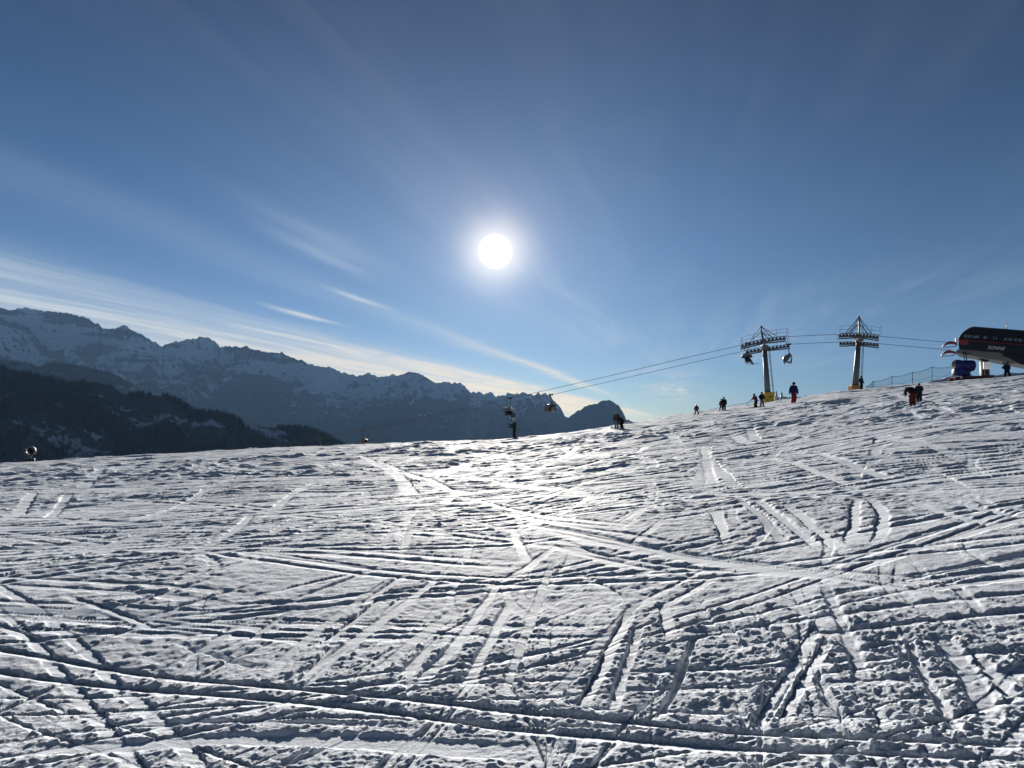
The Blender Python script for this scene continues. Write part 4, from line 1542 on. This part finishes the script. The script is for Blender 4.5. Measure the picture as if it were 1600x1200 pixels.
def boundary_rope():
    dep = 108.0
    c = at(1165, 640, dep)
    root = empty('boundary_rope', c)
    tag(root, 'thin boundary rope running low along the crest left of the yellow padded tower', 'rope')
    m = MB()
    m.path([at(X, Y, dep) - c for X, Y in ((985, 667), (1030, 654.5), (1060, 648.5), (1100, 641.6), (1140, 634.5), (1174, 628.2), (1192, 624.5))], 0.026, 5)
    m.path([at(X, Y, dep) - c for X, Y in ((1085, 648), (1120, 640.5), (1150, 635.5), (1174, 632), (1192, 629))], 0.022, 5)
    m.build('rope', M_NET, root)
    for X_, yt in ((985, 667), (1192, 624)):
        m = MB()
        p = at(X_, yt, dep)
        m.tube(Vector((p.x, p.y, gz(p.x, p.y) - 0.3)) - c, p - c + Vector((0, 0, 0.05)), 0.04, 0.035, 8)
        m.build('post', M_POLE, root, True)


boundary_rope()


def marker_cone(X, Yt, Yb, wpx, label):
    dep = 105.0
    p = at(X, Yb, dep)
    root = empty('marker_cone', p)
    tag(root, label, 'marker cone', 'pale pointed cones beside the tower')
    k = dep / F
    h, w = (Yb - Yt) * k, wpx * k / 2
    m = MB()
    m.tube((0, 0, -0.5), (0, 0, h * 0.70), w * 1.35, w * 0.36, 12)
    m.build('body', M_PALEC, root, True)
    m = MB()
    m.tube((0, 0, h * 0.704), (0, 0, h), w * 0.40, 0.03, 12)
    m.ball((0, 0, h * 0.97), w * 0.16, 8)
    m.build('tip', M_DSTEEL, root, True)


marker_cone(1213, 610.8, 623, 6.5, 'pale pointed cone with dark tip standing closest to the yellow padding')
marker_cone(1221.5, 611.8, 624, 6.8, 'pale pointed cone with dark tip, farther right from the yellow padding')


# ------------------------------------------------------------------ people
_mats = {}


def cloth(col, rough=0.75):
    k = tuple(round(c, 3) for c in col)
    if k not in _mats:
        _mats[k] = material('fabric', col, rough, 0.0, 0.22, 14.0, 0.25, 0.15)
    return _mats[k]


STAND = {
    'pelvis': (0, 0, 0.93), 'chest': (0, -0.01, 1.28), 'neck': (0, 0.0, 1.47), 'head': (0, -0.02, 1.63),
    'sh_l': (0.185, 0.0, 1.41), 'sh_r': (-0.185, 0.0, 1.41), 'el_l': (0.29, 0.02, 1.15), 'el_r': (-0.29, 0.02, 1.15),
    'wr_l': (0.31, -0.08, 0.92), 'wr_r': (-0.31, -0.08, 0.92),
    'hp_l': (0.095, 0, 0.90), 'hp_r': (-0.095, 0, 0.90), 'kn_l': (0.12, -0.03, 0.50), 'kn_r': (-0.12, -0.03, 0.50),
    'an_l': (0.13, 0.02, 0.12), 'an_r': (-0.13, 0.02, 0.12)}


def person(label, loc, height, yaw, pose=None, jacket=(0.02, 0.02, 0.03), trousers=(0.02, 0.02, 0.025), helmet=(0.03, 0.03, 0.035),
           bulk=1.0, skis=None, stripe=None, pack=None, group='skiers on the slope', z=None, backpanel=None):
    """one continuous body with clothing, helmet, goggles, boots and skis as its parts; faces -y before the turn"""
    J = {k: Vector(v) for k, v in STAND.items()}
    for k, v in (pose or {}).items():
        J[k] = Vector(v)
    s = height / 1.75
    caps = []                            # (a, b, ra, rb, region)

    def cap(a, b, ra, rb, reg):
        caps.append((a, b, ra, rb, reg))
    b = bulk
    up = (J['neck'] - J['pelvis']).normalized()
    side = (J['sh_l'] - J['sh_r']).normalized()
    for sx in (-1, 0, 1):
        cap(J['pelvis'] + side * 0.085 * sx, J['chest'] + side * 0.10 * sx, 0.125 * b, 0.135 * b, 'jacket')
        cap(J['chest'] + side * 0.10 * sx, J['neck'] - up * 0.06 + side * 0.085 * sx, 0.135 * b, 0.095, 'jacket')
    cap(J['neck'] - up * 0.05, J['head'] - up * 0.06, 0.062, 0.06, 'head')
    fwd = up.cross(side).normalized()
    hd = (J['head'] - J['neck']).normalized()
    face = side.cross(hd).normalized()
    face = -face if face.dot(fwd) < 0 else face
    fwd_ = face if (face.dot(Vector((0, -1, 0))) > -0.2 or True) else face
    cap(J['head'] - hd * 0.035 + face * 0.02, J['head'] + hd * 0.045, 0.082, 0.097, 'head')
    cap(J['head'] - hd * 0.055 + face * 0.045, J['head'] - hd * 0.085 + face * 0.055, 0.045, 0.036, 'head')      # jaw and chin
    cap(J['head'] - hd * 0.005 + face * 0.092, J['head'] - hd * 0.035 + face * 0.112, 0.011, 0.016, 'head')       # nose
    cap(J['head'] - hd * 0.068 + face * 0.088 - side * 0.02, J['head'] - hd * 0.068 + face * 0.088 + side * 0.02, 0.010, 0.010, 'head')   # lips
    for q in ('l', 'r'):
        sg = 1 if q == 'l' else -1
        cap(J['head'] - hd * 0.015 + side * 0.088 * sg, J['head'] + hd * 0.02 + side * 0.092 * sg, 0.018, 0.02, 'head')   # ears
        cap(J['sh_' + q], J['el_' + q], 0.082 * b, 0.066 * b, 'jacket')
        cap(J['el_' + q], J['wr_' + q], 0.064 * b, 0.046 * b, 'jacket')
        d_ = (J['wr_' + q] - J['el_' + q]).normalized()
        pn = d_.cross(side).normalized() if abs(d_.dot(side)) < 0.95 else d_.cross(up).normalized()
        fan = d_.cross(pn).normalized()
        pal = J['wr_' + q] + d_ * 0.05
        cap(J['wr_' + q], pal + d_ * 0.03, 0.036, 0.040, 'glove')
        for i, (f_, ln) in enumerate(((-0.033, 0.062), (-0.011, 0.075), (0.011, 0.070), (0.033, 0.055))):
            k0 = pal + d_ * 0.035 + fan * f_
            k1 = k0 + d_ * ln * 0.55 + pn * 0.008
            cap(k0, k1, 0.0145, 0.0135, 'glove')
            cap(k1, k1 + d_ * ln * 0.35 + pn * 0.022, 0.0135, 0.0115, 'glove')
        th = pal + fan * 0.035 * sg
        cap(th, th + d_ * 0.03 + fan * 0.035 * sg, 0.017, 0.015, 'glove')
        cap(th + d_ * 0.03 + fan * 0.035 * sg, th + d_ * 0.062 + fan * 0.04 * sg, 0.015, 0.012, 'glove')
        cap(J['pelvis'] - up * 0.02, J['hp_' + q], 0.14 * b, 0.12 * b, 'trousers')
        cap(J['hp_' + q], J['kn_' + q], 0.112 * b, 0.085 * b, 'trousers')
        cap(J['kn_' + q], J['an_' + q] + (J['kn_' + q] - J['an_' + q]).normalized() * 0.08, 0.085 * b, 0.082 * b, 'trousers')
        sh = (J['an_' + q] - J['kn_' + q]).normalized()
        toe = Vector((0, -1, 0)) if (pose or {}).get('toe') is None else Vector(pose['toe'])
        cap(J['an_' + q] - sh * 0.16, J['an_' + q], 0.074, 0.070, 'boot')
        cap(J['an_' + q] + toe * -0.05 + Vector((0, 0, -0.045)), J['an_' + q] + toe * 0.18 + Vector((0, 0, -0.060)), 0.058, 0.048, 'boot')
    bm = bmesh.new()
    for (a, e, ra, rb, reg) in caps:
        d_ = e - a
        if d_.length < 1e-4:
            continue
        r = bmesh.ops.create_cone(bm, cap_ends=True, cap_tris=False, segments=14, radius1=ra, radius2=rb, depth=d_.length)
        M = Matrix.Translation((a + e) / 2) @ d_.to_track_quat('Z', 'Y').to_matrix().to_4x4()
        bmesh.ops.transform(bm, matrix=M, verts=r['verts'])
        for c_, rr in ((a, ra), (e, rb)):
            r = bmesh.ops.create_icosphere(bm, subdivisions=2, radius=rr * 1.01)
            bmesh.ops.translate(bm, verts=r['verts'], vec=c_)
    me0 = bpy.data.meshes.new('body')
    bm.to_mesh(me0)
    bm.free()
    tmp = bpy.data.objects.new('body', me0)
    COL.objects.link(tmp)
    md = tmp.modifiers.new('Remesh', 'REMESH')
    md.mode = 'VOXEL'
    md.voxel_size = 0.0125
    sm = tmp.modifiers.new('Smooth', 'SMOOTH')
    sm.iterations = 3
    sm.factor = 0.5
    dg = bpy.context.evaluated_depsgraph_get()
    me = bpy.data.meshes.new_from_object(tmp.evaluated_get(dg))
    bpy.data.objects.remove(tmp)
    n = len(me.vertices)
    co = np.zeros(n * 3, dtype=np.float32)
    me.vertices.foreach_get('co', co)
    co = co.reshape(-1, 3)
    nr = np.zeros(n * 3, dtype=np.float32)
    me.vertices.foreach_get('normal', nr)
    nr = nr.reshape(-1, 3)
    # nearest limb gives the garment
    best, who = np.full(n, 1e9), np.zeros(n, dtype=int)
    regs = ['head', 'jacket', 'trousers', 'glove', 'boot']
    for (a, e, ra, rb, reg) in caps:
        a_, e_ = np.array(a), np.array(e)
        d_ = e_ - a_
        L2 = max(float(d_ @ d_), 1e-8)
        t = np.clip((co - a_) @ d_ / L2, 0, 1)
        dist = np.linalg.norm(co - a_ - t[:, None] * d_, axis=1) - (ra + (rb - ra) * t)
        if reg == 'jacket':
            dist = dist - 0.012
        m_ = dist < best
        best[m_], who[m_] = dist[m_], regs.index(reg)
    nf = len(me.polygons)
    me.polygons.foreach_set('use_smooth', np.ones(nf, dtype=bool))
    cols = {'head': M_SKIN, 'jacket': cloth(jacket), 'trousers': cloth(trousers), 'glove': cloth((0.015, 0.015, 0.017)), 'boot': cloth((0.03, 0.03, 0.033), 0.5)}
    me.materials.clear()
    for rg_ in regs:
        me.materials.append(cols[rg_])
    faces = [tuple(p.vertices) for p in me.polygons]
    fr = np.array([who[f[0]] for f in faces], dtype=np.int32)
    me.polygons.foreach_set('material_index', fr)
    root = bpy.data.objects.new('person', me)
    COL.objects.link(root)
    root.location = loc
    root.rotation_euler = (0, 0, yaw)
    root.scale = (s, s, s)
    tag(root, label, 'person', group)
    # garments over the body
    for ri, rg_ in enumerate(regs):
        if rg_ == 'head':
            continue
        fs = [f for f, w_ in zip(faces, fr) if w_ == ri]
        if not fs:
            continue
        groups = [fs]
        if rg_ in ('glove', 'boot'):
            lx = np.array(J['wr_l' if rg_ == 'glove' else 'an_l']), np.array(J['wr_r' if rg_ == 'glove' else 'an_r'])
            left = [f for f in fs if np.linalg.norm(co[f[0]] - lx[0]) <= np.linalg.norm(co[f[0]] - lx[1])]
            lset = set(left)
            groups = [left, [f for f in fs if f not in lset]]
        for fs_ in groups:
            if not fs_:
                continue
            ids = sorted({i for f in fs_ for i in f})
            mp = {i: k for k, i in enumerate(ids)}
            off = {'jacket': 0.014, 'trousers': 0.008, 'glove': 0.004, 'boot': 0.010}[rg_]
            fold = 0.006 * np.sin(co[ids, 2] * 70 + 3 * np.sin(co[ids, 0] * 25) + 2 * np.cos(co[ids, 1] * 31)) if rg_ in ('jacket', 'trousers') else 0.0
            vs = co[ids] + nr[ids] * (off + np.abs(fold))[:, None] if rg_ in ('jacket', 'trousers') else co[ids] + nr[ids] * off
            gm = bpy.data.meshes.new(rg_)
            gm.from_pydata([tuple(v_) for v_ in vs], [], [tuple(mp[i] for i in f) for f in fs_])
            gm.polygons.foreach_set('use_smooth', np.ones(len(gm.polygons), dtype=bool))
            gm.materials.append(cols[rg_])
            if rg_ == 'jacket' and (stripe or backpanel):
                gm.materials.append(cloth(stripe or backpanel))
                sel = []
                for p_ in gm.polygons:
                    c_ = p_.center
                    if stripe:
                        sel.append(1 if (c_ - J['chest']).dot(fwd) > 0.075 and (c_ - J['pelvis']).dot(up) < 0.52 else 0)
                    else:
                        sel.append(1 if (c_ - J['chest']).dot(fwd) < -0.06 and abs((c_ - J['chest']).dot(side)) < 0.20 else 0)
                gm.polygons.foreach_set('material_index', np.array(sel, dtype=np.int32))
            go = bpy.data.objects.new(rg_, gm)
            COL.objects.link(go)
            go.parent = root
    # helmet and goggles
    R = Matrix((side, -face, hd)).transposed()
    m = MB()
    m.ball(J['head'] + hd * 0.035 - face * 0.012, (0.122, 0.138, 0.120), 18, R)
    for v_ in list(m.bm.verts):
        q = v_.co - J['head']
        if q.dot(hd) < -0.075 or (q.dot(face) > 0.055 and q.dot(hd) < 0.045):
            m.bm.verts.remove(v_)
    bmesh.ops.solidify(m.bm, geom=m.bm.faces[:], thickness=0.012)
    m.build('helmet', cloth(helmet, 0.4), root, True)
    m = MB()
    pts = [J['head'] + hd * 0.018 + face * (0.108 * math.cos(a_)) + side * (0.112 * math.sin(a_)) for a_ in np.linspace(-1.05, 1.05, 9)]
    for w_ in (-0.022, 0.0, 0.022):
        m.path([p + hd * w_ for p in pts], 0.016, 6)
    gog = m.build('goggles', M_LENS, root, True)
    m = MB()
    pts = [J['head'] + hd * 0.03 + face * (0.140 * math.cos(a_)) * (1 if math.cos(a_) < 0 else 0.9) + side * (0.128 * math.sin(a_)) for a_ in np.linspace(1.1, 2 * math.pi - 1.1, 15)]
    m.path(pts, 0.014, 5)
    m.build('strap', cloth((0.05, 0.05, 0.055)), gog, True)
    if skis:
        for q in ('l', 'r'):
            toe = Vector((0, -1, 0)) if (pose or {}).get('toe') is None else Vector(pose['toe'])
            sd = Vector((0, 0, 1)).cross(toe).normalized()
            base = J['an_' + q] + Vector((0, 0, -0.118))
            rows = []
            for t in np.linspace(-0.80, 0.92, 16):
                w_ = 0.042 + 0.012 * ((t - 0.05) / 0.9) ** 2
                if t > 0.80:
                    w_ *= 1 - ((t - 0.80) / 0.125) ** 2 * 0.75
                zz = 0.9 * max(0, t - 0.70) ** 1.6 + 0.25 * max(0, -t - 0.70) ** 1.6
                c_ = base + toe * t + Vector((0, 0, zz))
                rows.append([c_ - sd * w_, c_ + sd * w_])
            m = MB()
            m.sheet(rows, 0.014)
            m.box(base + toe * 0.18 + Vector((0, 0, 0.028)), (0.07, 0.07, 0.035), None, 0.01)
            m.box(base - toe * 0.13 + Vector((0, 0, 0.032)), (0.07, 0.09, 0.045), None, 0.01)
            m.build('ski', cloth(skis, 0.35), root)
    if pack:
        m = MB()
        c_ = J['chest'] - fwd * 0.19 - up * 0.02
        m.box(c_, (0.30, 0.17, 0.44), Matrix((side, -fwd, up)).transposed(), 0.05)
        m.build('backpack', cloth(pack), root, False)
    return root


def P3(**k):
    d_ = {}
    for n_, v_ in k.items():
        d_[n_] = v_
    return d_


def on_row(X, Yfoot, dep=None):
    """standing point: where the foot pixel meets the snow, or a given distance behind the crest"""
    if dep is None:
        x_, y_ = on_snow(X, Yfoot)
    else:
        p_ = at(X, Yfoot, dep)
        x_, y_ = p_.x, p_.y
    return Vector((x_, y_, gz(x_, y_))), y_ / F


def stand(label, X, Yhead, Yfoot, yaw, pose=None, dep=None, h=None, **kw):
    p, k = on_row(X, Yfoot, dep)
    if h is None:
        h = (Yfoot - Yhead) * k
    if dep is not None:                  # let the head sit on its row
        p.z = min(p.z, at(X, Yhead, dep).z - h * 1.0) if kw.pop('sink', True) else at(X, Yhead, dep).z - h
    else:
        kw.pop('sink', None)
    return person(label, p + Vector((0, 0, 0.0)), h, yaw, pose, **kw)


BLACK, NAVY, DKGREEN = (0.012, 0.012, 0.016), (0.014, 0.020, 0.060), (0.010, 0.028, 0.026)
# just behind the crest in the middle, reaching forward
stand('person in dark green jacket with lime front and pale helmet below the occupied chair', 804, 655, 689, rad(-75),
      P3(el_l=(0.22, -0.26, 1.26), wr_l=(0.18, -0.48, 1.34), el_r=(-0.24, -0.18, 1.18), wr_r=(-0.18, -0.38, 1.12)), dep=61.0,
      jacket=DKGREEN, trousers=(0.060, 0.010, 0.022), helmet=(0.45, 0.42, 0.42), stripe=(0.10, 0.17, 0.025), skis=(0.05, 0.05, 0.06))
stand('person with pale helmet, brown jacket and grey trousers on the crest before the rounded peak', 963.5, 643, 670.5, rad(-35),
      P3(chest=(0.02, -0.06, 1.27), neck=(0.03, -0.08, 1.45), head=(0.03, -0.11, 1.60)), jacket=(0.085, 0.062, 0.05), trousers=(0.19, 0.21, 0.24), helmet=(0.30, 0.29, 0.28), skis=(0.03, 0.03, 0.03))
stand('person in black bending forward, close behind the one in grey trousers', 972, 645, 670, rad(-60),
      P3(pelvis=(0, 0.12, 0.80), chest=(0, -0.18, 1.02), neck=(0, -0.34, 1.10), head=(0, -0.46, 1.15), sh_l=(0.18, -0.30, 1.06), sh_r=(-0.18, -0.30, 1.06),
         el_l=(0.24, -0.34, 0.80), el_r=(-0.24, -0.34, 0.80), wr_l=(0.18, -0.45, 0.60), wr_r=(-0.18, -0.45, 0.60), hp_l=(0.095, 0.12, 0.78), hp_r=(-0.095, 0.12, 0.78),
         kn_l=(0.13, -0.12, 0.48), kn_r=(-0.13, -0.12, 0.48)), jacket=BLACK, trousers=BLACK, helmet=BLACK, skis=(0.03, 0.03, 0.03), bulk=1.1)
stand('small skier in dark red jacket, legs spread, alone on the crest', 1088.5, 632, 648.5, rad(5),
      P3(pelvis=(0, 0.02, 0.86), kn_l=(0.24, -0.05, 0.47), kn_r=(-0.24, -0.05, 0.47), an_l=(0.34, 0.0, 0.12), an_r=(-0.34, 0.0, 0.12), hp_l=(0.11, 0.02, 0.84), hp_r=(-0.11, 0.02, 0.84),
         el_l=(0.34, -0.02, 1.16), el_r=(-0.34, -0.02, 1.16), wr_l=(0.36, -0.12, 0.92), wr_r=(-0.40, -0.10, 0.92)),
      jacket=(0.10, 0.014, 0.018), trousers=BLACK, helmet=(0.05, 0.015, 0.015), skis=(0.03, 0.03, 0.04), bulk=1.1)
stand('tall person all in black, right one of the overlapping pair on the crest', 1131.3, 621, 642.8, rad(175), None, jacket=BLACK, trousers=(0.016, 0.012, 0.018), helmet=BLACK, skis=(0.4, 0.4, 0.42), bulk=1.12)
stand('person in black half hidden behind a taller one in black', 1127.6, 623, 641.8, rad(190),
      P3(kn_r=(-0.10, 0.0, 0.50), kn_l=(0.22, 0.0, 0.50), an_l=(0.32, 0.03, 0.12)), jacket=BLACK, trousers=BLACK, helmet=BLACK, skis=(0.35, 0.35, 0.38), bulk=1.05)
red_skier = stand('skier in crimson jacket and black trousers leaning left of the yellow padding', 1181, 614.5, 638, rad(-62),
      P3(pelvis=(0, 0.08, 0.90), chest=(0, -0.08, 1.24), neck=(0, -0.16, 1.42), head=(0, -0.22, 1.57), sh_l=(0.185, -0.13, 1.37), sh_r=(-0.185, -0.13, 1.37),
         hp_l=(0.095, 0.08, 0.87), hp_r=(-0.095, 0.08, 0.87), kn_l=(0.12, -0.06, 0.50), kn_r=(-0.12, -0.06, 0.50),
         el_l=(0.28, -0.20, 1.12), wr_l=(0.24, -0.45, 1.02), el_r=(-0.26, -0.22, 1.12), wr_r=(-0.22, -0.46, 1.00)),
      jacket=(0.16, 0.012, 0.028), trousers=BLACK, helmet=BLACK, skis=(0.03, 0.03, 0.04))
stand('skier in black jacket and grey trousers right beside the yellow padding', 1190.5, 613, 636, rad(20),
      P3(el_l=(0.34, 0.02, 1.18), el_r=(-0.36, 0.0, 1.20), wr_l=(0.36, -0.14, 0.98), wr_r=(-0.40, -0.16, 0.98), kn_l=(0.16, -0.06, 0.50), an_l=(0.22, 0.02, 0.12), an_r=(-0.2, 0.02, 0.12)),
      jacket=BLACK, trousers=(0.16, 0.17, 0.19), helmet=BLACK, skis=(0.03, 0.03, 0.04), bulk=1.15)
stand('person in navy jacket and bright red trousers walking right of the pale cones', 1240.5, 597, 630.5, rad(8),
      P3(el_l=(0.31, 0.02, 1.16), el_r=(-0.31, 0.02, 1.16), wr_l=(0.33, -0.04, 0.92), wr_r=(-0.36, -0.02, 0.92), kn_r=(-0.13, -0.10, 0.52), an_r=(-0.17, -0.04, 0.12), an_l=(0.12, 0.10, 0.12)),
      jacket=(0.014, 0.016, 0.075), trousers=(0.20, 0.016, 0.022), helmet=BLACK, bulk=1.12)
stand('tiny far skier in dark clothes with raised arm, half behind the crest', 1261, 611.5, 625, rad(-30),
      P3(el_r=(-0.30, -0.05, 1.55), wr_r=(-0.28, -0.10, 1.80), el_l=(0.36, -0.05, 1.30), wr_l=(0.55, -0.10, 1.40)), dep=121.0, h=1.7,
      jacket=(0.03, 0.05, 0.06), trousers=(0.04, 0.06, 0.07), helmet=(0.03, 0.04, 0.05), skis=(0.05, 0.05, 0.06))
stand('person in dark navy standing sideways at the foot of the orange padded tower', 1346, 588, 610.5, rad(105), None, jacket=NAVY, trousers=(0.012, 0.014, 0.03), helmet=(0.012, 0.014, 0.03), skis=(0.03, 0.03, 0.05))
# the two in front of the net: an adult bending down and a child
stand('bending adult in dark red trousers with grey-blue back, beside a small child', 1425.5, 594.0, 635.5, rad(-166),
      P3(pelvis=(0, 0.14, 0.90), chest=(0, -0.12, 1.16), neck=(0, -0.30, 1.24), head=(0, -0.44, 1.18), sh_l=(0.20, -0.24, 1.20), sh_r=(-0.20, -0.24, 1.20),
         el_l=(0.28, -0.28, 0.96), el_r=(-0.28, -0.26, 0.96), wr_l=(0.16, -0.40, 0.80), wr_r=(-0.18, -0.38, 0.78), hp_l=(0.11, 0.14, 0.88), hp_r=(-0.11, 0.14, 0.88),
         kn_l=(0.13, 0.02, 0.50), kn_r=(-0.13, 0.02, 0.50)),
      jacket=(0.020, 0.014, 0.016), backpanel=(0.060, 0.085, 0.10), trousers=(0.085, 0.014, 0.010), helmet=BLACK, skis=(0.02, 0.02, 0.02), bulk=1.2)
stand('small child with red helmet and dark overalls beside the bending adult', 1436.5, 600, 629.5, rad(-35),
      P3(head=(0, -0.02, 1.60), el_l=(0.30, -0.08, 1.16), wr_l=(0.22, -0.26, 1.05), el_r=(-0.30, -0.08, 1.16), wr_r=(-0.22, -0.28, 1.02)),
      jacket=(0.018, 0.020, 0.028), trousers=(0.014, 0.018, 0.020), helmet=(0.26, 0.035, 0.03), skis=(0.02, 0.02, 0.03), bulk=1.3)
stand('dark figure with hands on hips and legs apart in front of the station', 1574, 562.5, 590, rad(12),
      P3(pelvis=(0, 0.02, 0.88), hp_l=(0.11, 0.02, 0.86), hp_r=(-0.11, 0.02, 0.86), kn_l=(0.26, -0.02, 0.50), kn_r=(-0.26, -0.02, 0.50), an_l=(0.42, 0.02, 0.12), an_r=(-0.42, 0.02, 0.12),
         el_l=(0.42, 0.10, 1.16), el_r=(-0.42, 0.10, 1.16), wr_l=(0.23, -0.02, 0.98), wr_r=(-0.23, -0.02, 0.98)), dep=76.0,
      jacket=(0.010, 0.022, 0.026), trousers=(0.010, 0.014, 0.016), helmet=(0.01, 0.02, 0.022), bulk=1.1)

# a pole in the red skier's hand
hand = red_skier.matrix_basis @ Vector((-0.22, -0.50, 0.98))
tipv = red_skier.matrix_basis @ Vector((-0.34, -1.15, 0.42))
pl = empty('ski_pole', hand)
tag(pl, 'thin dark ski pole held out by the crimson jacket skier', 'ski pole')
m = MB()
m.tube(Vector((0, 0, 0)), tipv - hand, 0.020, 0.013, 6)
m.build('shaft', M_DSTEEL, pl, True)
m = MB()
q_ = (tipv - hand).normalized()
m.tube(q_ * -0.13, q_ * 0.0, 0.022, 0.026, 8)
m.build('handle', M_RUBBER, pl, True)
m = MB()
m.tube((tipv - hand) - q_ * 0.08, (tipv - hand) - q_ * 0.065, 0.05, 0.05, 10)
m.build('basket', M_RUBBER, pl)

# riders sit in the two occupied chairs
SIT = dict(pelvis=(0, 0.0, 0.93), hp_l=(0.095, -0.02, 0.90), hp_r=(-0.095, -0.02, 0.90), kn_l=(0.12, -0.44, 0.86), kn_r=(-0.12, -0.44, 0.86),
           an_l=(0.12, -0.62, 0.46), an_r=(-0.12, -0.62, 0.46), el_l=(0.28, -0.10, 1.16), wr_l=(0.20, -0.34, 1.08), el_r=(-0.28, -0.10, 1.16), wr_r=(-0.20, -0.34, 1.08))


def rider(chair, off, label, **kw):
    c_ = chair.location
    Mz = Matrix.Rotation(ROPE_YAW, 3, 'Z')
    seat_ = Vector((-0.10, off, -2.55))
    p_ = c_ + Mz @ seat_ - Vector((0, 0, 0.82))
    return person(label, p_, 1.75, ROPE_YAW + rad(90), SIT, group='riders on the lift chairs', **kw)


rider(CH['up_top'], -0.85, 'rider in black with skis dangling, nearest in the chair by the yellow padded tower', jacket=BLACK, trousers=(0.03, 0.025, 0.03), helmet=BLACK, skis=(0.08, 0.09, 0.11))
rider(CH['up_top'], 0.0, 'rider in dark grey sitting in the middle of the chair by the tower', jacket=(0.03, 0.03, 0.035), trousers=BLACK, helmet=BLACK, skis=(0.05, 0.05, 0.06))
rider(CH['up_low'], -0.6, 'rider in black nearest in the chair above the dark green jacket', jacket=BLACK, trousers=BLACK, helmet=BLACK, skis=(0.03, 0.03, 0.035))
rider(CH['up_low'], 0.5, 'rider in dark brown, farther in the chair above the dark green jacket', jacket=(0.03, 0.02, 0.018), trousers=BLACK, helmet=(0.2, 0.2, 0.2), skis=(0.03, 0.03, 0.035))
